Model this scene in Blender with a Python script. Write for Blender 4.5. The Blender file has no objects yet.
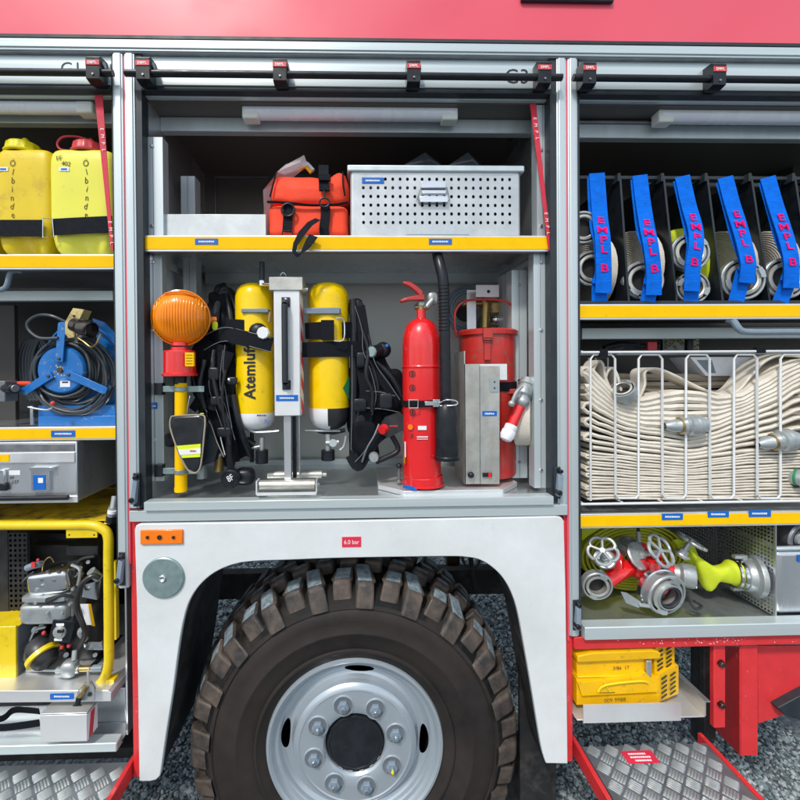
import bpy, bmesh, math, random
from mathutils import Vector, Matrix, noise
random.seed(7)
rad = math.radians
scene = bpy.context.scene
COL = scene.collection
F, PX, PY, DIST, CAMZ = 420.0, 370.0, 375.0, 1.5, 1.95
ROT = Matrix.Rotation(rad(-1.4), 3, 'Z') @ Matrix.Rotation(rad(90 - .44), 3, 'X') @ Matrix.Rotation(rad(-.4), 3, 'Z')
CAM = Vector((0, -DIST, CAMZ))

def at(px, py, Y=0.0):
    d = ROT @ Vector(((px - PX) / F, -(py - PY) / F, -1))
    return CAM + d * ((Y + DIST) / d.y)
def sc(Y): return (Y + DIST) / F
def V(*a): return Vector(a)

# ------------------------------------------------------------ materials
MATS = {}
def mk(name, col, rough=.5, metal=0.0, var=.12, scale=18, bump=.0, bscale=60, coat=0.0, stretch=(1, 1, 1), dirt=None, dirt_amt=0.0, dscale=6,
       trans=0.0, alpha=1.0, spec=.5, rvar=.12, emit=None, dwidth=.18):
    m = bpy.data.materials.new(name); m.use_nodes = True
    nt = m.node_tree; N = nt.nodes; L = nt.links
    b = N['Principled BSDF']
    tc = N.new('ShaderNodeTexCoord'); mp = N.new('ShaderNodeMapping'); mp.inputs['Scale'].default_value = stretch
    L.new(tc.outputs['Object'], mp.inputs['Vector'])
    n1 = N.new('ShaderNodeTexNoise'); n1.inputs['Scale'].default_value = scale; n1.inputs['Detail'].default_value = 6
    L.new(mp.outputs[0], n1.inputs['Vector'])
    mr = N.new('ShaderNodeMapRange'); mr.inputs['From Min'].default_value = .3; mr.inputs['From Max'].default_value = .7
    mr.inputs['To Min'].default_value = 1 - var; mr.inputs['To Max'].default_value = 1 + var * .5
    L.new(n1.outputs['Fac'], mr.inputs['Value'])
    mul = N.new('ShaderNodeMix'); mul.data_type = 'RGBA'; mul.blend_type = 'MULTIPLY'; mul.inputs['Factor'].default_value = 1
    mul.inputs['A'].default_value = (*col, 1); L.new(mr.outputs[0], mul.inputs['B'])
    out = mul.outputs['Result']
    if dirt:
        n2 = N.new('ShaderNodeTexNoise'); n2.inputs['Scale'].default_value = dscale; n2.inputs['Detail'].default_value = 9; n2.inputs['Roughness'].default_value = .68
        L.new(tc.outputs['Object'], n2.inputs['Vector'])
        r2 = N.new('ShaderNodeMapRange'); c = 1 - dirt_amt
        r2.inputs['From Min'].default_value = .25 + .5 * c - dwidth / 2; r2.inputs['From Max'].default_value = .25 + .5 * c + dwidth / 2
        L.new(n2.outputs['Fac'], r2.inputs['Value'])
        mx = N.new('ShaderNodeMix'); mx.data_type = 'RGBA'
        L.new(r2.outputs[0], mx.inputs['Factor']); L.new(out, mx.inputs['A']); mx.inputs['B'].default_value = (*dirt, 1)
        out = mx.outputs['Result']
    L.new(out, b.inputs['Base Color'])
    r = N.new('ShaderNodeMapRange'); r.inputs['From Min'].default_value = .3; r.inputs['From Max'].default_value = .7
    r.inputs['To Min'].default_value = max(.02, rough - rvar); r.inputs['To Max'].default_value = min(1, rough + rvar)
    L.new(n1.outputs['Fac'], r.inputs['Value']); L.new(r.outputs[0], b.inputs['Roughness'])
    b.inputs['Metallic'].default_value = metal
    b.inputs['Specular IOR Level'].default_value = spec
    b.inputs['Coat Weight'].default_value = coat; b.inputs['Coat Roughness'].default_value = .08
    b.inputs['Transmission Weight'].default_value = trans; b.inputs['Alpha'].default_value = alpha
    if emit:
        b.inputs['Emission Color'].default_value = (*emit[0], 1); b.inputs['Emission Strength'].default_value = emit[1]
    if bump:
        nb = N.new('ShaderNodeTexNoise'); nb.inputs['Scale'].default_value = bscale; nb.inputs['Detail'].default_value = 4
        L.new(mp.outputs[0], nb.inputs['Vector'])
        bp = N.new('ShaderNodeBump'); bp.inputs['Strength'].default_value = bump; bp.inputs['Distance'].default_value = .003
        L.new(nb.outputs['Fac'], bp.inputs['Height']); L.new(bp.outputs[0], b.inputs['Normal'])
    MATS[name] = m
    return m

mk('red_paint', (.80, .075, .12), .36, coat=.45, var=.03, scale=3, spec=.6)
mk('red_frame', (.68, .03, .035), .36, coat=.4, var=.08, dirt=(.6, .45, .42), dirt_amt=.07, dscale=60)
mk('white_paint', (.74, .785, .80), .32, coat=.35, var=.02, scale=5, dirt=(.56, .57, .56), dirt_amt=.26, dscale=3.5, dwidth=.6)
mk('anodised', (.60, .67, .69), .40, metal=.5, var=.05, scale=9, stretch=(4, 4, .1), rvar=.06)
mk('anodised_h', (.60, .68, .69), .34, metal=.4, var=.07, scale=9, stretch=(.1, 4, 4), rvar=.06)
mk('sheet', (.72, .74, .76), .3, metal=.85, var=.10, scale=6, stretch=(1, 1, .2), bump=.04, bscale=10)
mk('sheet_floor', (.66, .71, .73), .20, metal=.85, var=.12, scale=5, bump=.05, bscale=7, dirt=(.42, .42, .42), dirt_amt=.14, dscale=22, dwidth=.4, rvar=.08)
mk('bright_sheet', (.80, .81, .82), .4, metal=.7, var=.06, scale=9)
mk('polished', (.78, .79, .81), .18, metal=1, var=.08, scale=12)
mk('cast', (.47, .51, .52), .38, metal=.6, var=.14, scale=30, bump=.12, bscale=90, dirt=(.30, .29, .26), dirt_amt=.2, dscale=30, dwidth=.3)
mk('steel_dark', (.28, .29, .31), .4, metal=.8, var=.2)
mk('back_grey', (.66, .70, .68), .45, metal=.15, var=.06, scale=3)
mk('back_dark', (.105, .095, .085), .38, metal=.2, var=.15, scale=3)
mk('black_plastic', (.010, .013, .018), .36, var=.3, scale=30, spec=.4)
mk('black_rubber', (.02, .028, .036), .5, var=.3)
mk('black_webbing', (.007, .009, .014), .8, var=.35, scale=60, bump=.5, bscale=260, spec=.2)
mk('black_fabric', (.006, .008, .012), .85, var=.5, scale=40, bump=.5, bscale=70, spec=.2)
mk('chassis_black', (.018, .018, .02), .6, var=.5, scale=12, dirt=(.06, .055, .05), dirt_amt=.35, dscale=8)
mk('yellow_strip', (.95, .55, .0), .5, var=.06, spec=.15, dirt=(.6, .36, .02), dirt_amt=.1, dscale=50)
mk('yellow_paint', (.82, .60, .005), .36, var=.06, coat=.35, dirt=(.3, .2, .03), dirt_amt=.16, dscale=40)
mk('yellow_top', (.75, .52, .02), .4, var=.1, coat=.3, dirt=(.10, .06, .02), dirt_amt=.42, dscale=9)
mk('cylinder_yellow', (.92, .62, .0), .3, var=.05, coat=.35, spec=.3, dirt=(.45, .3, .03), dirt_amt=.12, dscale=40)
mk('can_amber', (.80, .58, .01), .42, var=.12, scale=6, dirt=(.5, .32, .02), dirt_amt=.25, dscale=10)
mk('can_lemon', (.82, .78, .08), .42, var=.06, scale=6, dirt=(.6, .5, .08), dirt_amt=.1, dscale=25)
mk('cap_yellow', (.78, .68, .0), .4, var=.1)
mk('cap_red', (.62, .05, .06), .42, var=.15)
mk('red_webbing', (.62, .02, .05), .6, var=.15, scale=60, bump=.3, bscale=200)
mk('white_ink', (.85, .85, .85), .6, var=.02)
mk('black_ink', (.02, .02, .02), .6, var=.05)
mk('brown_ink', (.13, .10, .02), .6, var=.2)
mk('magenta_ink', (.75, .005, .16), .7, var=.1, spec=.1)
mk('blue_sticker', (.005, .13, .52), .35, var=.05)
mk('red_sticker', (.72, .03, .07), .4, var=.05)
mk('white_sticker', (.82, .83, .86), .45, var=.04)
mk('blue_webbing', (.0, .16, .80), .7, var=.14, scale=60, bump=.8, bscale=120, spec=.15, stretch=(.3, 1, 4), dirt=(.0, .10, .5), dirt_amt=.3, dscale=30, dwidth=.4)
mk('blue_reel', (.005, .15, .48), .4, var=.1, coat=.3, dirt=(.35, .33, .3), dirt_amt=.15, dscale=45)
mk('cable', (.045, .055, .065), .42, var=.3)
mk('cream', (.62, .50, .20), .5, var=.2, dirt=(.2, .14, .08), dirt_amt=.3, dscale=30)
mk('dark_metal', (.12, .10, .09), .22, metal=.9, var=.3)
mk('brass', (.45, .32, .12), .35, metal=.9, var=.3)
mk('orange_marker', (.95, .20, .0), .3, var=.04, coat=.5)
mk('zinc_teal', (.28, .38, .38), .4, metal=.5, var=.12, scale=40)
mk('amber_lens', (.90, .25, .0), .2, var=.45, scale=7, coat=.25, spec=.3)
mk('orange_fabric', (.95, .075, .03), .7, var=.08, scale=20, bump=.35, bscale=120, spec=.3)
mk('clear_plastic', (.85, .87, .9), .12, var=.03, alpha=.45, coat=.3)
mk('lamp_cream', (.86, .88, .80), .45, var=.03)
mk('lamp_tube', (.86, .89, .95), .25, var=.03, coat=.4)
mk('ext_red', (.74, .012, .015), .24, var=.06, coat=.8, scale=8)
mk('can_red', (.52, .025, .02), .38, var=.18, coat=.3, dirt=(.25, .1, .06), dirt_amt=.25, dscale=30)
mk('white_metal', (.76, .78, .79), .38, metal=.25, var=.04, coat=.2)
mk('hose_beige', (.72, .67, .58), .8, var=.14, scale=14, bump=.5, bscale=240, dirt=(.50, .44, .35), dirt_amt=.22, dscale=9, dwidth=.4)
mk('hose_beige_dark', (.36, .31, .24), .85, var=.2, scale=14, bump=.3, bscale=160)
mk('hose_lime', (.56, .66, .015), .6, var=.10, scale=20, bump=.25, bscale=160)
mk('hose_olive', (.48, .50, .02), .65, var=.15, scale=20, bump=.25, bscale=160)
mk('hose_edge', (.05, .055, .01), .8, var=.1)
mk('lime_reflect', (.72, .85, .02), .4, var=.05)
mk('engine_black', (.025, .025, .028), .42, var=.4, scale=25)
mk('tape_red', (.65, .05, .06), .45, var=.05)
mk('rim_silver', (.46, .52, .57), .30, metal=.5, var=.02, coat=.15, scale=20, rvar=.03)
mk('hub_black', (.014, .017, .022), .28, var=.4, coat=.15)
mk('tyre_side', (.017, .016, .016), .62, spec=.28, var=.4, scale=9, bump=.3, bscale=40, dirt=(.038, .029, .025), dirt_amt=.45, dscale=4, dwidth=.45)
mk('tyre_gap_shade', (.009, .010, .011), .7, spec=.2, var=.4, scale=20, bump=.3, bscale=60, dirt=(.05, .04, .033), dirt_amt=.25, dscale=10, dwidth=.4)  # carcass between the lugs, recess shade put into the darker colour
mk('box_sheet', (.60, .63, .64), .38, metal=.55, var=.06, scale=9, dirt=(.42, .44, .45), dirt_amt=.2, dscale=12, dwidth=.5)
mk('back_shade', (.035, .032, .030), .5, var=.2, scale=3)  # left bay panels, deep shade of the bay put into the colour
mk('tyre_lug', (.026, .025, .025), .6, var=.4, scale=20, bump=.6, bscale=40, dirt=(.115, .085, .066), dirt_amt=.46, dscale=13, dwidth=.3)
mk('tyre_top_lit', (.23, .30, .34), .7, var=.45, scale=40, bump=.8, bscale=120, dirt=(.08, .09, .10), dirt_amt=.32, dscale=50)  # dusty lug tops, with bluish skylight put into the colour
mk('chock_yellow', (.88, .50, .0), .42, var=.08, dirt=(.3, .2, .05), dirt_amt=.2, dscale=35)
mk('green_mark', (.02, .25, .10), .5)
mk('glass_dark', (.03, .04, .05), .08, var=.1, coat=.6)
mk('grey_plastic', (.16, .18, .20), .45, var=.15)
mk('blue_grey', (.20, .26, .32), .4, var=.12)
mk('silver_beige', (.60, .60, .55), .38, metal=.65, var=.16, scale=8, stretch=(1, 1, .5), dirt=(.36, .33, .3), dirt_amt=.25, dscale=14, dwidth=.4)
mk('bore_dark', (.008, .008, .009), .6, var=.1)

def brick_mat():
    """checker plate: raised bars in alternating squares, from a real height pattern"""
    m = mk('checker_plate', (.20, .22, .24), .42, metal=.5, var=.3, scale=12)
    return m
brick_mat()

# ------------------------------------------------------------ mesh builder
class MB:
    def __init__(s, mat='sheet'):
        s.bm = bmesh.new(); s.mats = []; s.cur = 0; s.m(mat)
    def m(s, name):
        if name not in s.mats: s.mats.append(name)
        s.cur = s.mats.index(name); return s
    def quadfaces(s, vs, faces):
        bv = [s.bm.verts.new(v) for v in vs]
        for f in faces:
            try:
                nf = s.bm.faces.new([bv[i] for i in f]); nf.material_index = s.cur; nf.smooth = True
            except ValueError: pass
        return bv
    def bx(s, x0, x1, y0, y1, z0, z1, M=None):
        x0, x1 = min(x0, x1), max(x0, x1); y0, y1 = min(y0, y1), max(y0, y1); z0, z1 = min(z0, z1), max(z0, z1)
        vs = [V(x, y, z) for x in (x0, x1) for y in (y0, y1) for z in (z0, z1)]
        if M is not None: vs = [M @ v for v in vs]
        s.quadfaces(vs, [(0, 1, 3, 2), (4, 6, 7, 5), (0, 4, 5, 1), (2, 3, 7, 6), (0, 2, 6, 4), (1, 5, 7, 3)])
        return s
    def px(s, x0, y0, x1, y1, Ya, Yb):
        ym, xm = (y0 + y1) / 2, (x0 + x1) / 2
        return s.bx(at(x0, ym, Ya).x, at(x1, ym, Ya).x, Ya, Yb, at(xm, y0, Ya).z, at(xm, y1, Ya).z)
    def hexa(s, p):   # 8 points: front 4 (ccw) then back 4
        s.quadfaces(p, [(0, 1, 2, 3), (7, 6, 5, 4), (0, 4, 5, 1), (1, 5, 6, 2), (2, 6, 7, 3), (3, 7, 4, 0)]); return s
    def quadpx(s, pts, Y, th):   # px polygon extruded backwards
        f = [at(a, b, Y) for a, b in pts]; return s.prism(f, V(0, th, 0))
    def prism(s, f, ext):
        n = len(f); bk = [p + ext for p in f]
        s.quadfaces(list(f) + bk, [tuple(range(n)), tuple(range(2 * n - 1, n - 1, -1))] + [(i, i + n, (i + 1) % n + n, (i + 1) % n) for i in range(n)])
        return s
    def lathe(s, prof, o, axis=(0, 0, 1), seg=32, closed=False, up=None, fn=None):
        """prof: list of (r, h) along axis from o"""
        o = Vector(o); ax = Vector(axis).normalized()
        u = Vector(up) if up else (V(1, 0, 0) if abs(ax.x) < .9 else V(0, 1, 0))
        u = (u - ax * u.dot(ax)).normalized(); w = ax.cross(u)
        rings = []
        for r, h in prof:
            if r < 1e-6: rings.append([s.bm.verts.new(o + ax * h)])
            else:
                rings.append([s.bm.verts.new(o + ax * h + (u * math.cos(a) + w * math.sin(a)) * (r * (fn(a, h) if fn else 1)))
                              for a in [2 * math.pi * i / seg for i in range(seg)]])
        pr = list(zip(rings[:-1], rings[1:])) + ([(rings[-1], rings[0])] if closed else [])
        for a, b in pr:
            for i in range(seg):
                j = (i + 1) % seg
                q = [a[i % len(a)], a[j % len(a)], b[j % len(b)], b[i % len(b)]]
                q2 = []
                for v in q:
                    if v not in q2: q2.append(v)
                if len(q2) > 2:
                    try:
                        f = s.bm.faces.new(q2); f.material_index = s.cur; f.smooth = True
                    except ValueError: pass
        return s
    def cyl(s, a, b, r, seg=20, r2=None):
        a = Vector(a); b = Vector(b); h = (b - a).length; r2 = r if r2 is None else r2
        return s.lathe([(0, 0), (r, 0), (r2, h), (0, h)], a, b - a, seg)
    def tube(s, pts, r, seg=8, smooth=6, closed=False):
        pts = catmull(pts, smooth, closed) if smooth else [Vector(p) for p in pts]
        n = len(pts); rings = []
        t0 = (pts[1] - pts[0]).normalized(); u = V(0, 1, 0) if abs(t0.y) < .9 else V(1, 0, 0)
        for i, p in enumerate(pts):
            if closed: t = pts[(i + 1) % n] - pts[i - 1]
            else: t = pts[min(i + 1, n - 1)] - pts[max(i - 1, 0)]
            t.normalize(); u = (u - t * u.dot(t)).normalized(); w = t.cross(u)
            rr = r(i / (n - 1)) if callable(r) else r
            rings.append([s.bm.verts.new(p + (u * math.cos(a) + w * math.sin(a)) * rr) for a in [2 * math.pi * k / seg for k in range(seg)]])
        for i in range(n if closed else n - 1):
            a, b = rings[i], rings[(i + 1) % n]
            for k in range(seg):
                f = s.bm.faces.new((a[k], a[(k + 1) % seg], b[(k + 1) % seg], b[k])); f.material_index = s.cur; f.smooth = True
        if not closed:
            for rg in (rings[0][::-1], rings[-1]):
                f = s.bm.faces.new(rg); f.material_index = s.cur
        return s
    def strip(s, pairs, th, back=V(0, 1, 0)):
        """viewer-facing strap through (left, right) points, with thickness"""
        n = len(pairs); vs = []
        for a, b in pairs: vs += [a, b, a + back * th, b + back * th]
        fs = [(0, 1, 3, 2), (4 * n - 4, 4 * n - 2, 4 * n - 1, 4 * n - 3)]
        for i in range(n - 1):
            q = 4 * i
            fs += [(q, q + 4, q + 5, q + 1), (q + 2, q + 3, q + 7, q + 6), (q, q + 2, q + 6, q + 4), (q + 1, q + 5, q + 7, q + 3)]
        s.quadfaces(vs, fs); return s
    def strap(s, cl, w, Ys, th=.003, smooth=5):
        """strap from px centreline [(x,y)], px width, depth(s)"""
        Ys = Ys if isinstance(Ys, (list, tuple)) else [Ys] * len(cl)
        ws = w if isinstance(w, (list, tuple)) else [w] * len(cl)
        P = catmull([V(x, y, d) for (x, y), d in zip(cl, Ys)], smooth)
        W = catmull([V(a, 0, 0) for a in ws], smooth)
        pairs = []
        for i, p in enumerate(P):
            t = P[min(i + 1, len(P) - 1)] - P[max(i - 1, 0)]
            nx, ny = -t.y, t.x; l = math.hypot(nx, ny) or 1; h = W[i].x / 2
            pairs.append((at(p.x + nx / l * h, p.y + ny / l * h, p.z), at(p.x - nx / l * h, p.y - ny / l * h, p.z)))
        return s.strip(pairs, th)
    def band(s, pts, wv, th, smooth=0, jit=0):
        """flat band along pts, width vector wv, thickness th across"""
        pts = catmull(pts, smooth) if smooth else [Vector(p) for p in pts]
        wv = Vector(wv); n = len(pts); vs = []
        for i, p in enumerate(pts):
            t = (pts[min(i + 1, n - 1)] - pts[max(i - 1, 0)]).normalized(); nn = t.cross(wv).normalized() * (th / 2)
            j = V(0, 0, 0)
            e = wv.normalized() * th * .28
            vs += [p + nn, p + e * -.0 - nn, p + wv - nn, p + wv + nn, p - e, p + wv + e]
        fs = []
        for i in range(n - 1):
            q, k = 6 * i, 6 * i + 6
            fs += [(q, k, k + 4, q + 4), (q + 4, k + 4, k + 1, q + 1), (q + 1, k + 1, k + 2, q + 2), (q + 2, k + 2, k + 5, q + 5), (q + 5, k + 5, k + 3, q + 3), (q + 3, k + 3, k, q)]
        fs += [(0, 4, 1, 2, 5, 3), tuple(6 * (n - 1) + k for k in (3, 5, 2, 1, 4, 0))]
        s.quadfaces(vs, fs); return s
    def soft(s, c, size, n=6, cuts=9, fn=None, nz=0, nsc=6, M=None):
        c = Vector(c); N_ = cuts + 1; vd = {}
        def gv(i, j, k):
            if (i, j, k) not in vd:
                p = V(2 * i / N_ - 1, 2 * j / N_ - 1, 2 * k / N_ - 1)
                l = (abs(p.x) ** n + abs(p.y) ** n + abs(p.z) ** n) ** (1 / n); p /= l
                if fn: p = fn(p)
                q = V(p.x * size[0] / 2, p.y * size[1] / 2, p.z * size[2] / 2)
                if nz: q += noise.noise_vector((q + c) * nsc) * nz
                if M is not None: q = M @ q
                vd[(i, j, k)] = s.bm.verts.new(q + c)
            return vd[(i, j, k)]
        for a in range(N_):
            for b_ in range(N_):
                for e in (0, N_):
                    for f in ([(a, b_, e), (a + 1, b_, e), (a + 1, b_ + 1, e), (a, b_ + 1, e)], [(a, e, b_), (a + 1, e, b_), (a + 1, e, b_ + 1), (a, e, b_ + 1)], [(e, a, b_), (e, a + 1, b_), (e, a + 1, b_ + 1), (e, a, b_ + 1)]):
                        nf = s.bm.faces.new([gv(*t) for t in f]); nf.material_index = s.cur; nf.smooth = True
        return s
    def sph(s, c, r, seg=16, sz=(1, 1, 1)):
        c = Vector(c)
        vv = bmesh.ops.create_uvsphere(s.bm, u_segments=seg, v_segments=seg // 2, radius=r)['verts']
        for v in vv:
            v.co = V(v.co.x * sz[0], v.co.y * sz[1], v.co.z * sz[2]) + c
            for f in v.link_faces: f.material_index = s.cur; f.smooth = True
        return s
    def perf(s, fn, nu, nv, hole=.55, oct_=8, th=None):
        """perforated sheet: fn(u,v)->point on [0,1]^2, real holes"""
        for i in range(nu):
            for j in range(nv):
                cu, cv = (i + .5) / nu, (j + .5) / nv
                sq = [(-1, -1), (0, -1), (1, -1), (1, 0), (1, 1), (0, 1), (-1, 1), (-1, 0)]
                o = [fn(cu + a * .5 / nu, cv + b * .5 / nv) for a, b in sq]
                inn = []
                for a, b in sq:
                    l = math.hypot(a, b); inn.append(fn(cu + a / l * hole * .5 / nu, cv + b / l * hole * .5 / nv))
                s.quadfaces(o + inn, [(k, (k + 1) % 8, (k + 1) % 8 + 8, k + 8) for k in range(8)])
        return s
    def text(s, txt, fn, h=1.0, align='CENTER', spacing=1.0, bold=0, cuts=0):
        me = textmesh(txt, align, spacing, bold, cuts)
        bv = [s.bm.verts.new(fn(v.co.x * h, (v.co.y) * h)) for v in me.vertices]
        for p in me.polygons:
            try:
                f = s.bm.faces.new([bv[i] for i in p.vertices]); f.material_index = s.cur
            except ValueError: pass
        return s
    def tpx(s, txt, x, y, hpx, Y, mat='white_ink', rot=0.0, sx=1.0, align='CENTER', spacing=1.0):
        """flat lettering facing the street; (x,y) centre px, cap height px, rot in deg"""
        old = s.mats[s.cur]; s.m(mat); p = at(x, y, Y); k = sc(Y); c, q = math.cos(rad(rot)), math.sin(rad(rot)); hh = hpx * k / .7
        s.text(txt, lambda u, v: p + V((u * sx * c - (v - .35 * hh) * q), 0, (u * sx * q + (v - .35 * hh) * c)), hh, align, spacing)
        s.m(old); return s

def _smallprint(s, x, y, w, hpx, Y, mat='white_ink', rows=1, seed=1):
    # unreadable small print: short strokes the length of words
    rq = random.Random(seed + int(x * 7)); old = s.mats[s.cur]; s.m(mat)
    for r in range(rows):
        yy = y + (r - (rows - 1) / 2) * hpx * 1.9; a = x - w / 2
        while a < x + w / 2 - .6:
            l = min(rq.uniform(.5, 1.5), x + w / 2 - a); s.px(a, yy - hpx / 2 * rq.uniform(.7, 1), a + l, yy + hpx / 2, Y, Y + .0004); a += l + .35
    s.m(old); return s
MB.smallprint = _smallprint
_tc = {}
def textmesh(txt, align, spacing=1.0, bold=0, cuts=0):
    key = (txt, align, spacing, bold, cuts)
    if key not in _tc:
        cu = bpy.data.curves.new('lettering', 'FONT'); cu.body = txt; cu.align_x = align; cu.size = 1; cu.resolution_u = 3; cu.space_character = spacing; cu.offset = bold
        ob = bpy.data.objects.new('lettering', cu); COL.objects.link(ob)
        bpy.context.view_layer.update()
        me = bpy.data.meshes.new_from_object(ob.evaluated_get(bpy.context.evaluated_depsgraph_get()))
        bpy.data.objects.remove(ob); bpy.data.curves.remove(cu)
        if cuts:
            bm = bmesh.new(); bm.from_mesh(me)
            for k in range(cuts):
                bmesh.ops.bisect_plane(bm, geom=bm.verts[:] + bm.edges[:] + bm.faces[:], plane_co=(0, -.25 + 1.1 * k / cuts, 0), plane_no=(0, 1, 0))
            bm.to_mesh(me); bm.free()
        _tc[key] = me
    return _tc[key]

def catmull(pts, n=6, closed=False):
    P = [Vector(p) for p in pts]
    if n <= 1 or len(P) < 2: return P
    out = []; m = len(P); rng = m if closed else m - 1
    for i in range(rng):
        if closed: a, b, c, d = P[i - 1], P[i], P[(i + 1) % m], P[(i + 2) % m]
        else: a, b, c, d = P[max(i - 1, 0)], P[i], P[i + 1], P[min(i + 2, m - 1)]
        for k in range(n):
            t = k / n
            out.append(.5 * ((2 * b) + (c - a) * t + (2 * a - 5 * b + 4 * c - d) * t * t + (3 * b - a - 3 * c + d) * t ** 3))
    if not closed: out.append(P[-1].copy())
    return out

OFF = {}
def finish(name, mb, off, parent=None, bev=0, seg=2, ang=35):
    me = bpy.data.meshes.new(name); mb.bm.normal_update()
    bmesh.ops.recalc_face_normals(mb.bm, faces=mb.bm.faces)
    mb.bm.to_mesh(me); mb.bm.free()
    me.transform(Matrix.Translation(-off))
    for m in mb.mats: me.materials.append(MATS[m])
    me.set_sharp_from_angle(angle=rad(ang))
    o = bpy.data.objects.new(name, me); COL.objects.link(o)
    if bev:
        b = o.modifiers.new('edge', 'BEVEL'); b.width = bev; b.segments = seg; b.limit_method = 'ANGLE'; b.angle_limit = rad(40); b.use_clamp_overlap = True
    if parent is not None:
        o.parent = parent; OFF[o.name] = off
    else:
        o.location = off; OFF[o.name] = off
    return o
def apart(mb):
    """pieces of a part that stand clear of one another become parts of their own"""
    bm = mb.bm; bm.verts.index_update(); seen = set(); isl = []
    for v in bm.verts:
        if v in seen: continue
        st = [v]; seen.add(v); g = []
        while st:
            q = st.pop(); g.append(q)
            for e in q.link_edges:
                o = e.other_vert(q)
                if o not in seen: seen.add(o); st.append(o)
        isl.append(g)
    if len(isl) < 2 or len(isl) > 250: return [mb]
    bx = [([min(v.co[i] for v in g) for i in range(3)], [max(v.co[i] for v in g) for i in range(3)]) for g in isl]
    sz = [max(h[i] - l[i] for i in range(3)) for l, h in bx]; par = list(range(len(isl)))
    def root(i):
        while par[i] != i: i = par[i]
        return i
    for i in range(len(isl)):
        for j in range(i):
            d = math.sqrt(sum(max(0, bx[i][0][k] - bx[j][1][k], bx[j][0][k] - bx[i][1][k]) ** 2 for k in range(3)))
            if d <= max(.018, .48 * max(sz[i], sz[j])): par[root(i)] = root(j)
    groups = {}
    for i in range(len(isl)): groups.setdefault(root(i), []).append(i)
    if len(groups) < 2: return [mb]
    out = []
    for ids in groups.values():
        n = MB.__new__(MB); n.bm = bmesh.new(); n.mats = list(mb.mats); n.cur = 0; vs = {}
        fs = set()
        for i in ids:
            for v in isl[i]:
                vs[v] = n.bm.verts.new(v.co); fs.update(v.link_faces)
        for f in fs:
            nf = n.bm.faces.new([vs[v] for v in f.verts]); nf.material_index = f.material_index; nf.smooth = f.smooth
        out.append(n)
    bm.free(); return out
def part(name, mb, parent, bev=0, label=None, seg=2, ang=35, kind=None):
    first = None
    for m in apart(mb):
        o = finish(name, m, OFF[parent.name], parent, bev, seg, ang)
        if label: o['label'] = label
        if kind: o['kind'] = kind
        first = first or o
    return first
def thing(name, label, cat, loc, group=None):
    o = bpy.data.objects.new(name, None); COL.objects.link(o); o.location = loc; o.empty_display_size = .05
    OFF[o.name] = Vector(loc); o['label'] = label; o['category'] = cat
    if group: o['group'] = group
    return o
def solo(name, mb, label, cat, bev=0, group=None, seg=2, ang=35):
    vs = [v.co for v in mb.bm.verts]
    off = V(sum(v.x for v in vs) / len(vs), sum(v.y for v in vs) / len(vs), min(v.z for v in vs))
    o = finish(name, mb, off, None, bev, seg, ang); o['label'] = label; o['category'] = cat
    if group: o['group'] = group
    return o
def struct(name, mb, **k):
    o = finish(name, mb, V(0, 0, 0), None, **k); o['kind'] = 'structure'; return o

def storz(mb, c, axis, r, depth=None, mat='cast', bore='bore_dark', lugs=2, phase=0.3, inner=.58):
    """claw coupling: flanged ring with bore, front face towards axis"""
    c = Vector(c); ax = Vector(axis).normalized(); d = depth or r * .7
    mb.m(mat)
    mb.lathe([(r * .78, -d), (r * .8, -d * .75), (r, -d * .6), (r, -d * .08), (r * .95, 0), (r * .87, 0), (r * .84, -d * .3)], c, ax, 36)
    mb.m(bore); mb.lathe([(r * .84, -d * .3), (r * .77, -d * .3)], c, ax, 36)
    mb.m('silver_beige'); mb.lathe([(r * .77, -d * .3), (r * .76, .01 * r), (r * (inner + .05), .03 * r), (r * inner, .0), (r * inner, -d)], c, ax, 36); mb.m(mat)
    u = V(1, 0, 0) if abs(ax.x) < .8 else V(0, 1, 0); u = (u - ax * u.dot(ax)).normalized(); w = ax.cross(u)
    for k in range(lugs):
        a0 = phase + 2 * math.pi * k / lugs
        ps = []
        for da in (-.28, -.1, .1, .28):
            for rr in (r * .70, r * .90):
                ps.append((a0 + da, rr))
        f = [c + (u * math.cos(a) + w * math.sin(a)) * rr for a, rr in [(a0 - .3, r * .7), (a0 - .3, r * .9), (a0, r * .92), (a0 + .3, r * .9), (a0 + .3, r * .7), (a0, r * .68)]]
        mb.prism(f, ax * (r * .12))
    mb.m(bore); mb.lathe([(0, -d * .55), (r * inner * 1.02, -d * .55)], c, ax, 24)
    mb.m(mat)
    return mb
# ------------------------------------------------------------ camera, light, ground
cd = bpy.data.cameras.new('camera'); cam = bpy.data.objects.new('camera', cd); COL.objects.link(cam); scene.camera = cam
cam.matrix_world = Matrix.Translation(CAM) @ ROT.to_4x4()
cd.sensor_width = 36; cd.lens = F / 800 * 36; cd.shift_x = (400 - PX) / 800; cd.shift_y = -(400 - PY) / 800
cd.clip_start = .02; cd.clip_end = 4000
scene.render.resolution_x = scene.render.resolution_y = 1024
scene.view_settings.view_transform = 'Standard'; scene.view_settings.look = 'None'; scene.view_settings.gamma = 1
scene.view_settings.exposure = .02

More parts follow.
